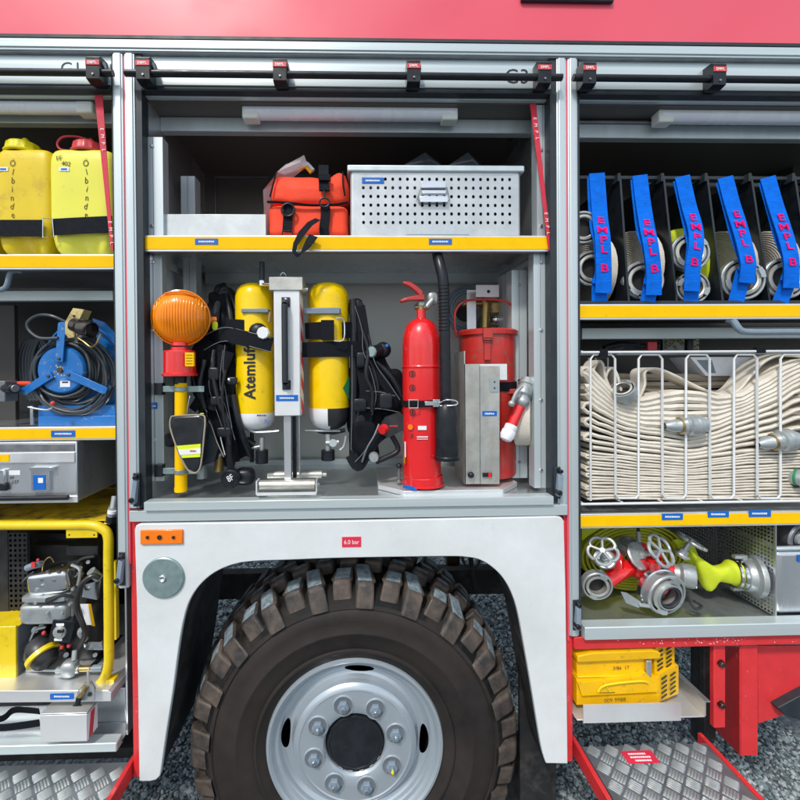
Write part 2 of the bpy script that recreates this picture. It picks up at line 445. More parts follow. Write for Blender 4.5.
w = bpy.data.worlds.new('World'); scene.world = w; w.use_nodes = True
nt = w.node_tree; N = nt.nodes; L = nt.links; bg = N['Background']
sky = N.new('ShaderNodeTexSky'); sky.sky_type = 'NISHITA'; sky.sun_disc = False
SUN_EL, SUN_AZ = rad(50), rad(208)     # azimuth clockwise from +Y: sun stands behind the viewer's left shoulder
sky.sun_elevation = SUN_EL; sky.sun_rotation = SUN_AZ; sky.dust_density = 2.5; sky.ozone_density = 1.2
tc = N.new('ShaderNodeTexCoord'); mp = N.new('ShaderNodeMapping'); mp.inputs['Scale'].default_value = (1, 1, 2.6)
nz = N.new('ShaderNodeTexNoise'); nz.inputs['Scale'].default_value = 2.3; nz.inputs['Detail'].default_value = 8; nz.inputs['Roughness'].default_value = .58
cr = N.new('ShaderNodeMapRange'); cr.inputs['From Min'].default_value = .40; cr.inputs['From Max'].default_value = .60
mx = N.new('ShaderNodeMix'); mx.data_type = 'RGBA'; mx.inputs['B'].default_value = (8.9, 9.9, 10.7, 1)
L.new(tc.outputs['Generated'], mp.inputs[0]); L.new(mp.outputs[0], nz.inputs['Vector']); L.new(nz.outputs['Fac'], cr.inputs['Value'])
L.new(cr.outputs[0], mx.inputs['Factor']); L.new(sky.outputs[0], mx.inputs['A']); L.new(mx.outputs['Result'], bg.inputs[0]); bg.inputs[1].default_value = .13
sd = bpy.data.lights.new('sun', 'SUN'); sd.energy = 2.4; sd.angle = rad(6); sd.color = (1, .96, .9)
so = bpy.data.objects.new('sun', sd); COL.objects.link(so)
sdir = V(math.sin(SUN_AZ) * math.cos(SUN_EL), math.cos(SUN_AZ) * math.cos(SUN_EL), math.sin(SUN_EL))
so.rotation_euler = (-sdir).to_track_quat('-Z', 'Y').to_euler()

def gravel_mat():
    m = mk('gravel_ground', (.20, .23, .25), .8, var=.5, scale=40, dirt=(.08, .10, .12), dirt_amt=.45, dscale=60)
    nt = m.node_tree; N = nt.nodes; L = nt.links
    tc = N.new('ShaderNodeTexCoord'); v = N.new('ShaderNodeTexVoronoi'); v.inputs['Scale'].default_value = 42
    L.new(tc.outputs['Object'], v.inputs['Vector']); b = N.new('ShaderNodeBump'); b.inputs['Distance'].default_value = .02; b.invert = True
    L.new(v.outputs['Distance'], b.inputs['Height']); L.new(b.outputs[0], N['Principled BSDF'].inputs['Normal'])
gravel_mat()
g = MB('gravel_ground'); g.quadfaces([V(-900, -900, 0), V(900, -900, 0), V(900, 900, 0), V(-900, 900, 0)], [(0, 1, 2, 3)])
struct('ground', g)

def stones():
    rnd = random.Random(3); verts = []; faces = []
    base = bmesh.new(); bmesh.ops.create_icosphere(base, subdivisions=1, radius=1)
    bv = [v.co.copy() for v in base.verts]; bf = [[v.index for v in f.verts] for f in base.faces]; base.free()
    mats = []
    def area(n, x0, x1, y0, y1, s0, s1):
        for _ in range(n):
            x, y = rnd.uniform(x0, x1), rnd.uniform(y0, y1); s = rnd.uniform(s0, s1) * (1.6 if rnd.random() < .08 else 1)
            M = Matrix.Rotation(rnd.uniform(0, 6.3), 3, 'Z') @ Matrix.Rotation(rnd.uniform(0, 3), 3, 'X')
            sx, sy, sz = rnd.uniform(.7, 1.3), rnd.uniform(.6, 1.1), rnd.uniform(.45, .8)
            o = len(verts); c = V(x, y, s * rnd.uniform(.1, .6)); mi = rnd.randrange(4)
            for v in bv:
                k = rnd.uniform(.75, 1.2); verts.append(c + M @ V(v.x * sx * k, v.y * sy * k, v.z * sz * k) * s)
            for f in bf: faces.append([i + o for i in f]); mats.append(mi)
    area(38000, .35, 2.3, -1.0, 1.6, .005, .012)
    area(9000, -1.1, -.35, -.5, 1.2, .006, .013)
    area(16000, -1.6, 2.9, 1.6, 4.6, .010, .022)
    area(2500, -.35, .4, .5, 1.6, .012, .024)
    me = bpy.data.meshes.new('gravel'); me.from_pydata(verts, [], faces)
    for i, c in enumerate([(.28, .35, .37), (.19, .25, .27), (.40, .45, .46), (.10, .13, .145)]):
        me.materials.append(mk('stone%d' % i, c, .75, var=.3, scale=50, bump=.2, bscale=200))
    me.polygons.foreach_set('material_index', mats)
    o = bpy.data.objects.new('gravel', me); COL.objects.link(o); o['kind'] = 'stuff'; o['label'] = 'blue grey crushed stone gravel on the ground'; o['category'] = 'gravel'
stones()

# ------------------------------------------------------------ the fire engine
truck = thing('fire_engine', 'red and white fire engine with three open equipment compartments above a large wheel', 'fire engine', (at(355, 751, .2).x, 1.2, 0))
XL, XR = -320, 1130                      # px at the side plane: body runs past both frame edges
def zz(y, Y=0): return at(360, y, Y).z
xl, xr = at(XL, 400, 0).x, at(XR, 400, 0).x
Zpan = at(400, 41, 0).z                  # bottom of red panel
# red panel
b = MB('red_paint'); b.bx(xl, xr, 0, .03, Zpan + .004, Zpan + .62)
panel = part('upper_panel', b, truck, bev=.004)
b = MB('black_rubber'); b.bx(xl, xr, -.008, .02, Zpan - .008, Zpan + .003); part('gasket', b, panel)
b = MB('red_paint'); b.bx(xl, xr, .03, 2.45, Zpan + .58, Zpan + .62); b.bx(xl, xr, 2.42, 2.45, Zpan - .9, Zpan + .58)
b.m('chassis_black'); b.bx(xl, xr, .64, 2.42, at(300, 520, .0).z, at(300, 520, 0).z + .04)
part('roof', b, truck)
# little black framed hatch window at the top right
hx0, hx1, hz = at(520, 3, 0).x, at(612, 3, 0).x, at(566, 4, 0).z
b = MB('black_rubber')
for (a, c, d, e) in ((hx0, hx1, hz, hz + .022), (hx0, hx1, hz + .30, hz + .322), (hx0, hx0 + .022, hz + .022, hz + .30), (hx1 - .022, hx1, hz + .022, hz + .30)): b.bx(a, c, -.014, .0, d, e)
wf = part('window', b, truck, bev=.004)
b = MB('glass_dark'); b.bx(hx0 + .022, hx1 - .022, -.006, 0, hz + .022, hz + .30); part('pane', b, wf)

# top rail: extruded aluminium with a lip
zr = Zpan - .008
b = MB('anodised_h'); b.bx(xl, xr, -.006, .03, zr - .042, zr - .001)
b.bx(xl, xr, -.010, -.006, zr - .034, zr - .012); b.m('steel_dark'); b.bx(xl, xr, -.002, .03, zr - .047, zr - .042)
toprail = part('top_rail', b, truck, bev=.003)
zt = zr - .047

# columns (aluminium door posts)
def lean(px0, py0, px1, py1, Y=0): return (at(px0, py0, Y).x + at(px1, py1, Y).x) / 2
ptop = zt
def post(name, xa, xb, ya_bot, Y0=0.0, Y1=.05, mat='anodised'):
    b = MB(mat); b.bx(xa, xb, Y0, Y1, ya_bot, ptop); b.bx(xa + .006, xb - .006, Y0 - .004, Y0, ya_bot, ptop); return b
XLc = lean(122.3, 60, 128.3, 420)       # red seam of the left pillar
XRc = lean(566.2, 60, 569, 480)
zLb1, zLb2 = at(124, 588, 0).z, at(136, 508, 0).z
pl = part('door_post', post('', XLc - .038, XLc - .003, zLb1), truck, bev=.0025)
pr_ = part('door_post', post('', XLc + .003, XLc + .038, zLb2), truck, bev=.0025)
b = MB('red_paint'); b.bx(XLc - .003, XLc + .003, .004, .05, zLb2 - .2, ptop); part('seam', b, pl)
b = MB('black_rubber'); b.bx(XLc + .038, XLc + .060, .004, .05, zLb2, ptop); part('rubber_seal', b, pr_)
b = MB('black_rubber'); b.bx(XLc - .044, XLc - .038, .004, .05, zLb1, ptop); part('rubber_seal', b, pl)
zRb = at(574, 636, 0).z; zRb2 = at(560, 505, 0).z
ql = part('door_post', post('', XRc - .038, XRc - .003, zRb2), truck, bev=.0025)
qr = part('door_post', post('', XRc + .003, XRc + .038, zRb), truck, bev=.0025)
b = MB('red_paint'); b.bx(XRc - .003, XRc + .003, .004, .05, zRb - .02, ptop); part('seam', b, ql)
b = MB('black_rubber'); b.bx(XRc - .060, XRc - .038, .004, .05, zRb2, ptop); part('rubber_seal', b, ql)
b = MB('black_rubber'); b.bx(XRc + .038, XRc + .047, .004, .05, zRb, ptop); part('rubber_seal', b, qr)
x_c2a, x_c2b = XLc + .060, XRc - .060
x_c1b, x_c3a = XLc - .044, XRc + .047
zF2 = at(345, 497, 0.02).z; zC = at(345, 92, 0).z

# latches at the posts
def latch(x, y0, y1, par):
    c = at(x, (y0 + y1) / 2, -.02); h = (at(x, y0, -.02).z - at(x, y1, -.02).z) / 2
    b = MB('black_rubber'); b.bx(c.x - .013, c.x + .010, -.006, 0, c.z - h, c.z + h)
    b.m('blue_grey'); b.hexa([V(c.x - .012, -.03, c.z - h * .75), V(c.x + .004, -.03, c.z - h * .75), V(c.x + .010, -.022, c.z + h * .6), V(c.x - .006, -.022, c.z + h * .6),
                              V(c.x - .012, -.006, c.z - h * .75), V(c.x + .004, -.006, c.z - h * .75), V(c.x + .010, -.006, c.z + h * .6), V(c.x - .006, -.006, c.z + h * .6)])
    b.m('black_plastic'); b.cyl((c.x - .006, -.035, c.z - h * .5), (c.x - .006, -.005, c.z - h * .5), .009, 12); b.cyl((c.x + .003, -.028, c.z + h * .8), (c.x + .003, -.005, c.z + h * .8), .007, 12)
    part('latch', b, par, bev=.002)
latch(134.5, 474, 508, pr_); latch(120, 554, 588, pl); latch(560, 468, 500, ql); latch(578.5, 602, 633, qr)

# roller shutters rolled up, with black grab bar and catches
def shutter(xa, xb, catches, barx, txt=None, badge=None):
    b = MB('anodised_h'); z = ptop
    h = z - zC
    b.bx(xa, xb, .012, .03, z - h * .23, z); b.m('anodised_h'); b.bx(xa, xb, .016, .03, z - h * .30, z - h * .245)
    b.bx(xa, xb, -.004, .03, z - h * .58, z - h * .30); b.bx(xa, xb, .004, .03, z - h * .62, z - h * .58); b.bx(xa, xb, -.004, .03, z - h * .87, z - h * .62)
    b.m('black_rubber'); b.bx(xa, xb, .0, .03, z - h * 1.0, z - h * .87)
    b.m('anodised_h'); b.bx(xa, xb, .03, .05, z - h * 1.03, z - h * .9)
    if txt: b.tpx(txt[0], txt[1], txt[2], txt[3], -.0048, 'black_ink')
    s = part('roller_shutter', b, truck, bev=.0015)
    zb = at(360, 75.5, -.034).z
    b = MB('black_plastic'); b.cyl((at(barx[0], 70, -.034).x, -.034, zb), (at(barx[1], 70, -.034).x, -.034, zb), .0115, 18)
    part('grab_bar', b, s)
    for cx in catches:
        x = at(cx, 70, -.05).x
        b = MB('black_plastic'); b.prism([V(x - .024, -.024, zb - .034), V(x - .024, -.050, zb - .030), V(x - .024, -.052, zb + .040), V(x - .024, -.042, zb + .050), V(x - .024, -.004, zb + .054), V(x - .024, -.004, zb - .030)], V(.046, 0, 0))
        b.m('steel_dark'); b.cyl((x + .022, -.028, zb + .030), (x + .027, -.028, zb + .030), .011, 12); b.cyl((x, -.054, zb - .016), (x, -.048, zb - .016), .004, 8)
        b.m('tape_red'); b.bx(x - .0245, x + .0225, -.0535, -.0515, zb + .014, zb + .031)
        b.m('white_ink'); zt_ = zb + .0225; b.text('EMPL', lambda u, v: V(x - .001 + u, -.0540, zt_ - .0045 + v), .0135, bold=.01)
        part('catch', b, s, bev=.002)
    return s
xs1 = at(XL, 70, 0).x; xs3 = at(XR, 70, 0).x
s1 = shutter(xs1, x_c1b, [93], (-200, 113), ('G1', 71, 68, 12))
s2 = shutter(x_c2a, x_c2b, [143, 280, 414, 545], (125, 562), ('G3', 517, 76, 14.5))
s3 = shutter(x_c3a, xs3, [590, 720, 850], (573, 1000))

# compartments: interior sheet, built as five panels each
DB = .62
def compartment(xa, xb, zf, ztop, wallm, backm, db=DB, Y0=.05, side=(1, 1)):
    t = .006
    b = MB('sheet_floor'); b.bx(xa, xb, Y0 - .03, db, zf - t, zf); c = part('compartment', b, truck)
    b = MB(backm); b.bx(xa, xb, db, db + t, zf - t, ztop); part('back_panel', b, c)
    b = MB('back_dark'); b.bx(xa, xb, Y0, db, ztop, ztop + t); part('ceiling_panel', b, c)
    for k, x in enumerate((xa, xb)):
        if side[k]: b = MB(wallm); b.bx(x - t * k * -0 - (t if k == 0 else 0), x + (t if k else 0), Y0, db, zf - t, ztop); part('side_panel', b, c)
    return c
zCe = zC - .008
zSh2 = at(345, 251, 0).z
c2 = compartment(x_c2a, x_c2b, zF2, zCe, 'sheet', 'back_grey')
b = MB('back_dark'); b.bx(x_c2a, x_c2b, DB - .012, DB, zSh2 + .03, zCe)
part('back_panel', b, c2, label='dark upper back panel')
b = MB('steel_dark'); X0 = at(215, 180, .6).x; b.bx(X0, X0 + .004, .598, .606, zSh2 + .06, at(215, 178, .6).z); b.bx(X0, at(268, 180, .6).x, .598, .606, at(215, 178, .6).z, at(215, 178, .6).z + .008); part('panel_trim', b, c2)
# frame members in C2
def member(x0, y0, x1, y1, Ya, Yb, m='anodised', nm='frame_profile'):
    b = MB(m); b.px(x0, y0, x1, y1, Ya, Yb)
    a, c = at(x0, y0, Ya), at(x1, y1, Ya); wd = (c.x - a.x)
    b.m('steel_dark'); b.bx(a.x + wd * .46, a.x + wd * .50, Ya - .0008, Ya, c.z, a.z)
    part(nm, b, c2, bev=.002)
for a in ((144, 137, 163, 237, .045, .09), (146, 252, 163, 481, .072, .11), (181, 176, 195, 238, .24, .30), (184, 253, 197, 465, .28, .34), (537, 100, 549, 237, .05, .1), (534, 252, 548, 488, .05, .10), (512, 270, 527, 478, .16, .22), (503, 275, 512, 470, .3, .36)):
    member(*a)
b = MB('anodised_h'); b.px(205, 270, 515, 283, .56, .60); part('back_rail', b, c2, bev=.002)
b = MB('anodised_h'); b.px(205, 459, 515, 466, .56, .60); part('back_rail', b, c2, bev=.002)
# ceiling beam and lamps
def lamp(par, x0, x1, y0, y1, Y, xa, xb, endcap=True):
    b = MB('anodised'); zb = at(340, y1 + 12, Y).z; b.bx(xa, xb, Y, Y + .035, zb, at(340, y1 - 2, Y).z)
    b.m('steel_dark'); b.bx(xa, xb, Y - .01, Y + .035, at(340, y1 - 2, Y).z, at(340, y1 - 2, Y).z + .01)
    part('ceiling_beam', b, par, bev=.003)
    p0, p1 = at(x0, (y0 + y1) / 2, Y - .05), at(x1, (y0 + y1) / 2, Y - .05); r = (at(x0, y0, Y - .05).z - at(x0, y1, Y - .05).z) / 2; z = (p0.z + p1.z) / 2
    b = MB('lamp_cream'); b.bx(p0.x, p1.x, Y - .055, Y - .02, z + r * .1, z + r)
    l = part('strip_lamp', b, par, bev=.003)
    b = MB('lamp_tube'); b.cyl((p0.x + .01, Y - .045, z - r * .15), (p1.x - .01, Y - .045, z - r * .15), r * .82, 20); part('lamp_tube', b, l)
    for q in (p0.x, p1.x - .06):
        b = MB('lamp_cream'); b.bx(q, q + .06, Y - .068, Y - .02, z - r * 1.15, z + r * 1.1); part('end_cap', b, l, bev=.006)
lamp(c2, 243, 457, 103, 120, .14, x_c2a, x_c2b)
def shelf(par, xa, xb, y0, y1, ye, Ya, Yb, stickers=(), topm='sheet_floor', thick=.05):
    """y0..y1 px of the yellow edge, ye lower lip"""
    xm = 60 if par is None else (at(0, 0).x, )[0]
    mid = (xa + xb) / 2; pxm = 360 + (mid / sc(Ya)) if True else 0
    z1, z0, ze = at(pxm, y0, Ya).z, at(pxm, y1, Ya).z, at(pxm, ye, Ya).z
    b = MB('bright_sheet'); b.bx(xa, xb, Ya, Ya + .012, ze, z1 + .006); b.m(topm); b.bx(xa, xb, Ya + .012, Yb, z1 - .004, z1 + .004)
    b.m('steel_dark'); b.bx(xa + .01, xb - .01, Ya + .012, Ya + .03, ze, z1 - .004)
    s = part('shelf', b, truck, bev=.0015)
    b = MB('yellow_strip'); b.bx(xa, xb, Ya - .002, Ya, z0, z1); part('edge_strip', b, s)
    for (x0, x1, yy0, yy1, txt) in stickers:
        b = MB('blue_sticker'); b.px(x0, yy0, x1, yy1, Ya - .0035, Ya - .002)
        b.smallprint((x0 + x1) / 2, (yy0 + yy1) / 2, (x1 - x0) * .7, 1.7, Ya - .0042)
        part('shelf_sticker', b, s)
    return s
sh2 = shelf(c2, at(145, 243, .02).x, at(550, 243, .02).x, 237, 249.3, 251.5, .02, .57, [(195, 218, 238.5, 244.5, 'Sanitat'), (429, 452, 238.5, 244.5, 'Box 3')], topm='sheet')
# slanted support tube under the shelf on the right
b = MB('sheet'); p, q = at(545, 252, .06), at(500, 280, .5); b.cyl(p + V(0, 0, -.01), q, .022, 16); part('shelf_strut', b, sh2)
b = MB('sheet'); p, q = at(150, 252, .06), at(207, 278, .5); b.bx(p.x, p.x + .015, .06, .5, p.z - .03, p.z - .005); part('shelf_strut', b, sh2)

# sill below C2
zs0 = zF2; zs1 = at(345, 507.5, -.01).z; zs2 = at(345, 519, -.01).z
b = MB('anodised_h'); b.bx(x_c2a + .002, x_c2b - .001, -.016, .03, zs1, zs0 + .002); b.bx(XLc + .006, XRc - .006, -.006, .04, zs2, zs1 - .003)
b.m('steel_dark'); b.bx(XLc + .006, XRc - .006, -.002, .04, zs1 - .003, zs1); part('door_sill', b, truck, bev=.003)

for (x, y, Yd_) in ((152, 146, .045), (152, 226, .045), (541, 150, .05), (541, 226, .05), (541, 262, .05), (541, 330, .05), (541, 400, .05), (541, 470, .05), (154.5, 262, .072), (154.5, 330, .072), (154.5, 440, .072), (519, 285, .16), (519, 380, .16), (519, 462, .16)):
    b = MB('polished'); q = at(x, y, Yd_); b.lathe([(.007, 0), (.007, .003), (.005, .005), (0, .005)], q, (0, -1, 0), 6); part('bolt', b, c2)
# C1 shelves (left)
c1 = compartment(xs1, x_c1b, at(60, 742, .02).z, zCe, 'sheet', 'back_shade')
lamp(c1, -150, 95, 97, 113, .12, xs1, x_c1b)
shelf(c1, xs1, x_c1b, 256, 267.5, 269.5, .02, .57)
sh1b = shelf(c1, xs1, x_c1b, 430, 440, 442, .02, .57, [(51, 75, 430.5, 437, 'Kabeltrommel')])
b = MB('anodised_h'); b.px(-300, 291, 113, 301, .25, .28); part('back_rail', b, c1, bev=.002)
b = MB('back_shade'); b.px(-60, 305, 15, 420, .3, .32); part('side_panel', b, c1, bev=.002)
# grab handle under the upper shelf
b = MB('blue_grey'); b.tube([at(-30, 290, .05), at(-5, 290, .05), at(6, 287, .05), at(11, 272, .05), at(22, 271, .06)], .009, 10, 4); part('grab_handle', b, c1)
# C3 shelves
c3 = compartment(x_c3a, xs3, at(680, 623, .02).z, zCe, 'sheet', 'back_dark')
lamp(c3, 656, 930, 107, 124, .14, x_c3a, xs3)
shelf(c3, x_c3a, xs3, 305, 316.5, 318.5, .02, .57, topm='black_plastic')
shelf(c3, x_c3a, xs3, 511.5, 522, 524, .02, .57, [(662, 683, 513.5, 520, 'Verteiler'), (708, 729, 511, 517.5, 'Schlauchpaket'), (749, 771, 510, 517, 'Schaumzubeh.')])
b = MB('anodised_h'); b.px(582, 327, 1000, 338, .22, .26); b.px(640, 183, 1000, 186, .5, .52); part('back_rail', b, c3, bev=.002)
b = MB('blue_grey'); b.tube([at(726, 319, .04), at(733, 321, .03), at(739, 329, .02), at(748, 332, .02), at(785, 332, .02), at(815, 332, .02)], .012, 10, 4); part('grab_handle', b, c3)
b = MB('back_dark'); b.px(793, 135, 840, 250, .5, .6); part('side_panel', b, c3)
# mesh window at the back: daylight and foliage as colour on a sheet
zs3a, zs3b = at(700, 623, -.004).z, at(700, 635, -.004).z
b = MB('anodised_h'); b.bx(x_c3a + .002, xs3, -.02, .03, zs3b, zs3a + .002); part('door_sill', b, truck, bev=.003)
b = MB('anodised_h'); zl0, zl1 = at(60, 742, 0).z, at(60, 751, 0).z; b.bx(xs1, x_c1b, -.012, .03, zl1, zl0 + .001); part('door_sill', b, truck, bev=.004)
# red lower frame
b = MB('red_frame'); b.bx(XLc + .0, XLc + .034, .012, .05, at(130, 781, 0).z, at(130, 508, 0).z); part('lower_frame', b, truck, bev=.003)
b = MB('red_frame'); b.bx(XRc - .012, XRc + .02, .012, .05, at(570, 765, 0).z, zRb2 + .02)
b.m('red_frame'); b.bx(XRc + .02, xs3, .0, .05, at(690, 647, 0).z, zs3b - .001)
lf = part('lower_frame', b, truck, bev=.003)
rc = random.Random(11); b = MB('white_sticker')
for _ in range(46):
    x = rc.gauss(690, 34) if rc.random() < .8 else rc.uniform(590, 800); q = at(x, rc.uniform(637.5, 644), -.0004); s0, s1 = rc.uniform(.0008, .0035), rc.uniform(.0006, .0022)
    b.prism([q + V(-s0, 0, 0), q + V(-s0 * .2, 0, -s1), q + V(s0, 0, -s1 * .3), q + V(s0 * .4, 0, s1)], V(0, .0003, 0))
finish('paint_chips', b, OFF[lf.parent.name], lf)

# fender
def cur(pts): return pts
arch = [(546, 763.5), (541, 745), (532, 690), (525, 650), (518.5, 615), (512, 594), (503, 578), (492, 567), (480, 560), (467, 557.3), (445, 556.5),
        (345, 558), (290, 560), (252, 561.5), (232, 565), (214, 573), (200, 585), (190, 600), (184, 618), (179, 645), (173, 690), (166, 735), (161, 770)]
outl = [(160, 776), (156, 780), (150, 781.5), (139, 781.5), (136.5, 600), (134.5, 530), (136, 525.5), (140, 524), (350, 521), (556, 516.5), (561.5, 517.5), (564, 521), (566, 600), (568, 764)]
arch = [(p.x, p.y) for p in catmull([V(x, y, 0) for x, y in arch], 4)]
b = MB('white_paint'); b.prism([at(x, y, -.012) for x, y in arch + outl], V(0, .02, 0))
fender = part('fender', b, truck, bev=.003)
b = MB('chassis_black'); a = [at(x, y, .009) for x, y in arch]
n = len(a)
for i in range(n - 1):
    d0, d1 = (.16 if i < 40 else .46), (.16 if i + 1 < 40 else .46)
    k = V(.004, 0, 0)
    b.quadfaces([a[i], a[i + 1], a[i + 1] + V(0, d1, 0), a[i] + V(0, d0, 0)], [(0, 1, 2, 3)])
b.px(520, 640, 556, 830, .14, .16); b.px(500, 735, 520, 830, .2, .22)
part('wheel_housing', b, truck)
b = MB('orange_marker'); b.px(140, 530, 182.5, 544.5, -.020, -.012); mk_ = part('side_marker', b, fender, bev=.003)
for x in (147.5, 159.5, 173.5):
    b = MB('dark_metal'); c = at(x, 537.3, -.021); b.cyl(c, c + V(0, -.003, 0), .0055 if x != 159.5 else .008, 12); part('screw', b, mk_)
b = MB('zinc_teal'); c = at(164, 577, -.012); b.lathe([(0, 0), (.072, 0), (.072, .006), (.068, .009), (0, .010)], c, (0, -1, 0), 48)
b.m('polished'); b.lathe([(.012, .009), (.012, .014), (.009, .016), (.004, .012), (0, .012)], c, (0, -1, 0), 20); part('round_cover', b, fender)
b = MB('red_sticker'); b.px(342, 537, 361, 547, -.0145, -.0122); b.tpx('6.0 bar', 351.5, 542, 4.2, -.0152, 'white_ink', sx=.9); part('pressure_sticker', b, fender)

# chassis below
b = MB('chassis_black'); b.bx(xl, xr, .80, .87, at(300, 598, .8).z, at(300, 573, .8).z); b.bx(xl, xr, 1.62, 1.69, at(300, 598, .8).z, at(300, 573, .8).z)
b.px(430, 570, 560, 578, .55, .60); b.tube([at(470, 552, .5), at(474, 590, .5)], .012, 8, 0); b.m('brown_ink'); b.px(447, 545, 460, 575, .9, .95)
b.m('chassis_black'); b.tube([at(462, 556, .4), at(466, 566, .4), at(476, 567, .4), at(481, 558, .4)], .006, 8, 5)
b.cyl((at(355, 751, .1).x, .42, at(355, 751, .03).z), (at(355, 751, .1).x, 2.0, at(355, 751, .03).z), .09, 20)
b.bx(xl, x_c1b, .1, .6, at(60, 760, .1).z, at(60, 750, .1).z)
b.px(700, 648, 712, 745, .5, .56); b.px(704, 648, 716, 740, .12, .14)
part('chassis', b, truck, bev=.004)

# ---- red bracket right
b = MB('red_frame')
b.px(714, 646, 725.5, 728, .02, .04); b.px(740, 646, 758, 756, .02, .025)
p = [at(740, 646, .02), at(740, 756, .02), at(714, 729, .2), at(714, 646, .2)]
b.prism(p, V(.006, 0, 0)); b.quadpx([(758, 646), (860, 646), (860, 690), (758, 724)], .05, .01)
b.m('dark_metal')
for y in (663, 704):
    c = at(720.5, y, .02); b.lathe([(0, .014), (.010, .014), (.012, .0)], c, (0, -1, 0), 6); b.lathe([(.014, .003), (.014, 0)], c, (0, -1, 0), 16)
b.m('black_rubber'); b.quadpx([(778, 708), (830, 680), (830, 730), (786, 716)], .02, .05)
part('mounting_bracket', b, truck, bev=.003)
# chock tray
b = MB('bright_sheet'); zt0 = at(640, 718, -.02).z
b.bx(at(577, 715, -.02).x, at(705, 715, -.02).x, -.02, .30, zt0 - .004, zt0)
tray = part('chock_tray', b, truck, bev=.001)
b = MB('bright_sheet'); b.px(583.5, 704, 681, 722, -.035, -.031); part('front_lip', b, tray)
b = MB('sheet'); p = at(705, 716, -.02); b.bx(p.x, p.x + .004, -.02, .30, zt0, zt0 + .05); b.bx(p.x, p.x + .02, -.02, .30, zt0 + .05, zt0 + .054); part('tray_side', b, tray)

# steps: checker plate with raised bars
def step(pts_far, x_left, x_right, yfar, Yf, Yn, bars):
    z = at((x_left + x_right) / 2, yfar, Yf).z; xa, xb = at(x_left, yfar, Yf).x, at(x_right, yfar, Yf).x
    b = MB('checker_plate'); b.bx(xa, xb, Yn, Yf, z - .02, z)
    cell = .046; rnd = random.Random(5)
    nx, ny = int((xb - xa) / cell), int((Yf - Yn) / cell)
    b.m('polished')
    for i in range(-2, nx + ny + 2):
        for j in range(-nx - 2, ny + 4):
            # lattice rotated 45 degrees
            cx = xa + (i - j) * cell * .72; cy = Yn + (i + j) * cell * .72
            if not (xa + .012 < cx < xb - .018 and Yn < cy < Yf - .018): continue
            ang = rad(45) if (i + 0) % 2 == 0 else rad(-45)
            if (j % 2) == 1: ang = -ang
            c_, s_ = math.cos(ang), math.sin(ang)
            for k in range(5):
                b.m('cast'); o = (k - 2) * .0084; L_ = .0205 - abs(k - 2) * .0008; wd = .0036
                q = []
                for (a, d, h) in ((-1, -1, 0), (1, -1, 0), (1, 1, 0), (-1, 1, 0), (-.8, -.25, 1), (.8, -.25, 1), (.8, .25, 1), (-.8, .25, 1)):
                    u, v = a * L_, o + d * wd; q.append(V(cx + u * c_ - v * s_, cy + u * s_ + v * c_, z + h * .003))
                b.quadfaces(q, [(4, 5, 6, 7), (0, 1, 5, 4), (1, 2, 6, 5), (2, 3, 7, 6), (3, 0, 4, 7)])
    s = part('folding_step', b, truck, ang=60)
    for x in bars:
        b = MB('red_frame'); b.bx(x, x + .016, Yn - .02, Yf + .04, z - .05, z + .006); part('step_rail', b, s, bev=.002)
    return s, z
st1, z1_ = step(None, 582, 706, 745, .03, -.42, [at(576, 745, .03).x, at(706, 745, .03).x])
b = MB('red_sticker'); c = at(640, 757.5, -.02)
kx = .057; b.bx(c.x - kx, c.x + kx, c.y - .025, c.y + .025, z1_ + .0024, z1_ + .0032)
b.m('white_ink'); rs = random.Random(6)
for k in range(3):
    u = -.036 + .010 * (k == 2); lim = .036 - .010 * (k != 1)
    while u < lim:
        l = rs.uniform(.003, .008); b.bx(c.x + u, c.x + u + l, c.y + .009 - k * .013, c.y + .015 - k * .013, z1_ + .0032, z1_ + .0036); u += l + .0016
part('step_sticker', b, st1)
step(None, -200, 129, 767, .02, -.42, [at(129, 767, .02).x])

# ------------------------------------------------------------ wheel
HC = at(355, 751, .03); HC.y = 0
def wp(r, th, y): return V(HC.x + r * math.cos(th), y, HC.z + r * math.sin(th))
b = MB('tyre_side')
prof = [(.318, .075), (.330, .050), (.352, .042), (.362, .030), (.368, .030), (.372, .038), (.40, .026), (.430, .023), (.432, .0215), (.438, .0215), (.440, .023), (.48, .023), (.505, .026), (.518, .034), (.522, .030), (.535, .034), (.560, .058), (.578, .085), (.588, .13), (.590, .26), (.588, .36), (.56, .43), (.45, .45), (.33, .42), (.318, .36)]
kk = [i for i, p in enumerate(prof) if p[0] == .535][0]
b.lathe(prof[:kk + 1], (HC.x, 0, HC.z), (0, 1, 0), 160); b.m('tyre_gap_shade'); b.lathe(prof[kk:], (HC.x, 0, HC.z), (0, 1, 0), 160)
tyre = part('wheel', b, truck, ang=50) if False else None
rimm = MB('rim_silver')
R = [(.318, .080), (.327, .070), (.330, .052), (.326, .044), (.318, .043), (.310, .050), (.306, .060), (.300, .068), (.294, .070), (.288, .071), (.284, .076), (.278, .086), (.266, .096), (.252, .099), (.241, .094), (.233, .078), (.229, .062), (.222, .054), (.214, .050), (.208, .0485), (.204, .051), (.130, .051), (.118, .056), (.111, .066), (.108, .12)]
seg = 288; rr = []
for (r0, y0), (r1, y1) in zip(R[:-1], R[1:]):
    rr.append((r0, y0))
    stp = .0015 if r0 <= .288 and r1 >= .225 else .02
    k = max(1, int(math.hypot(r0 - r1, y0 - y1) / stp))
    for q in range(1, k): rr.append((r0 + (r1 - r0) * q / k, y0 + (y1 - y0) * q / k))
rr.append(R[-1])
NUT = [(HC.x + .157 * math.cos(a), HC.z + .157 * math.sin(a), a) for a in [rad(22.5 - 7 + 45 * k) for k in range(8)]]
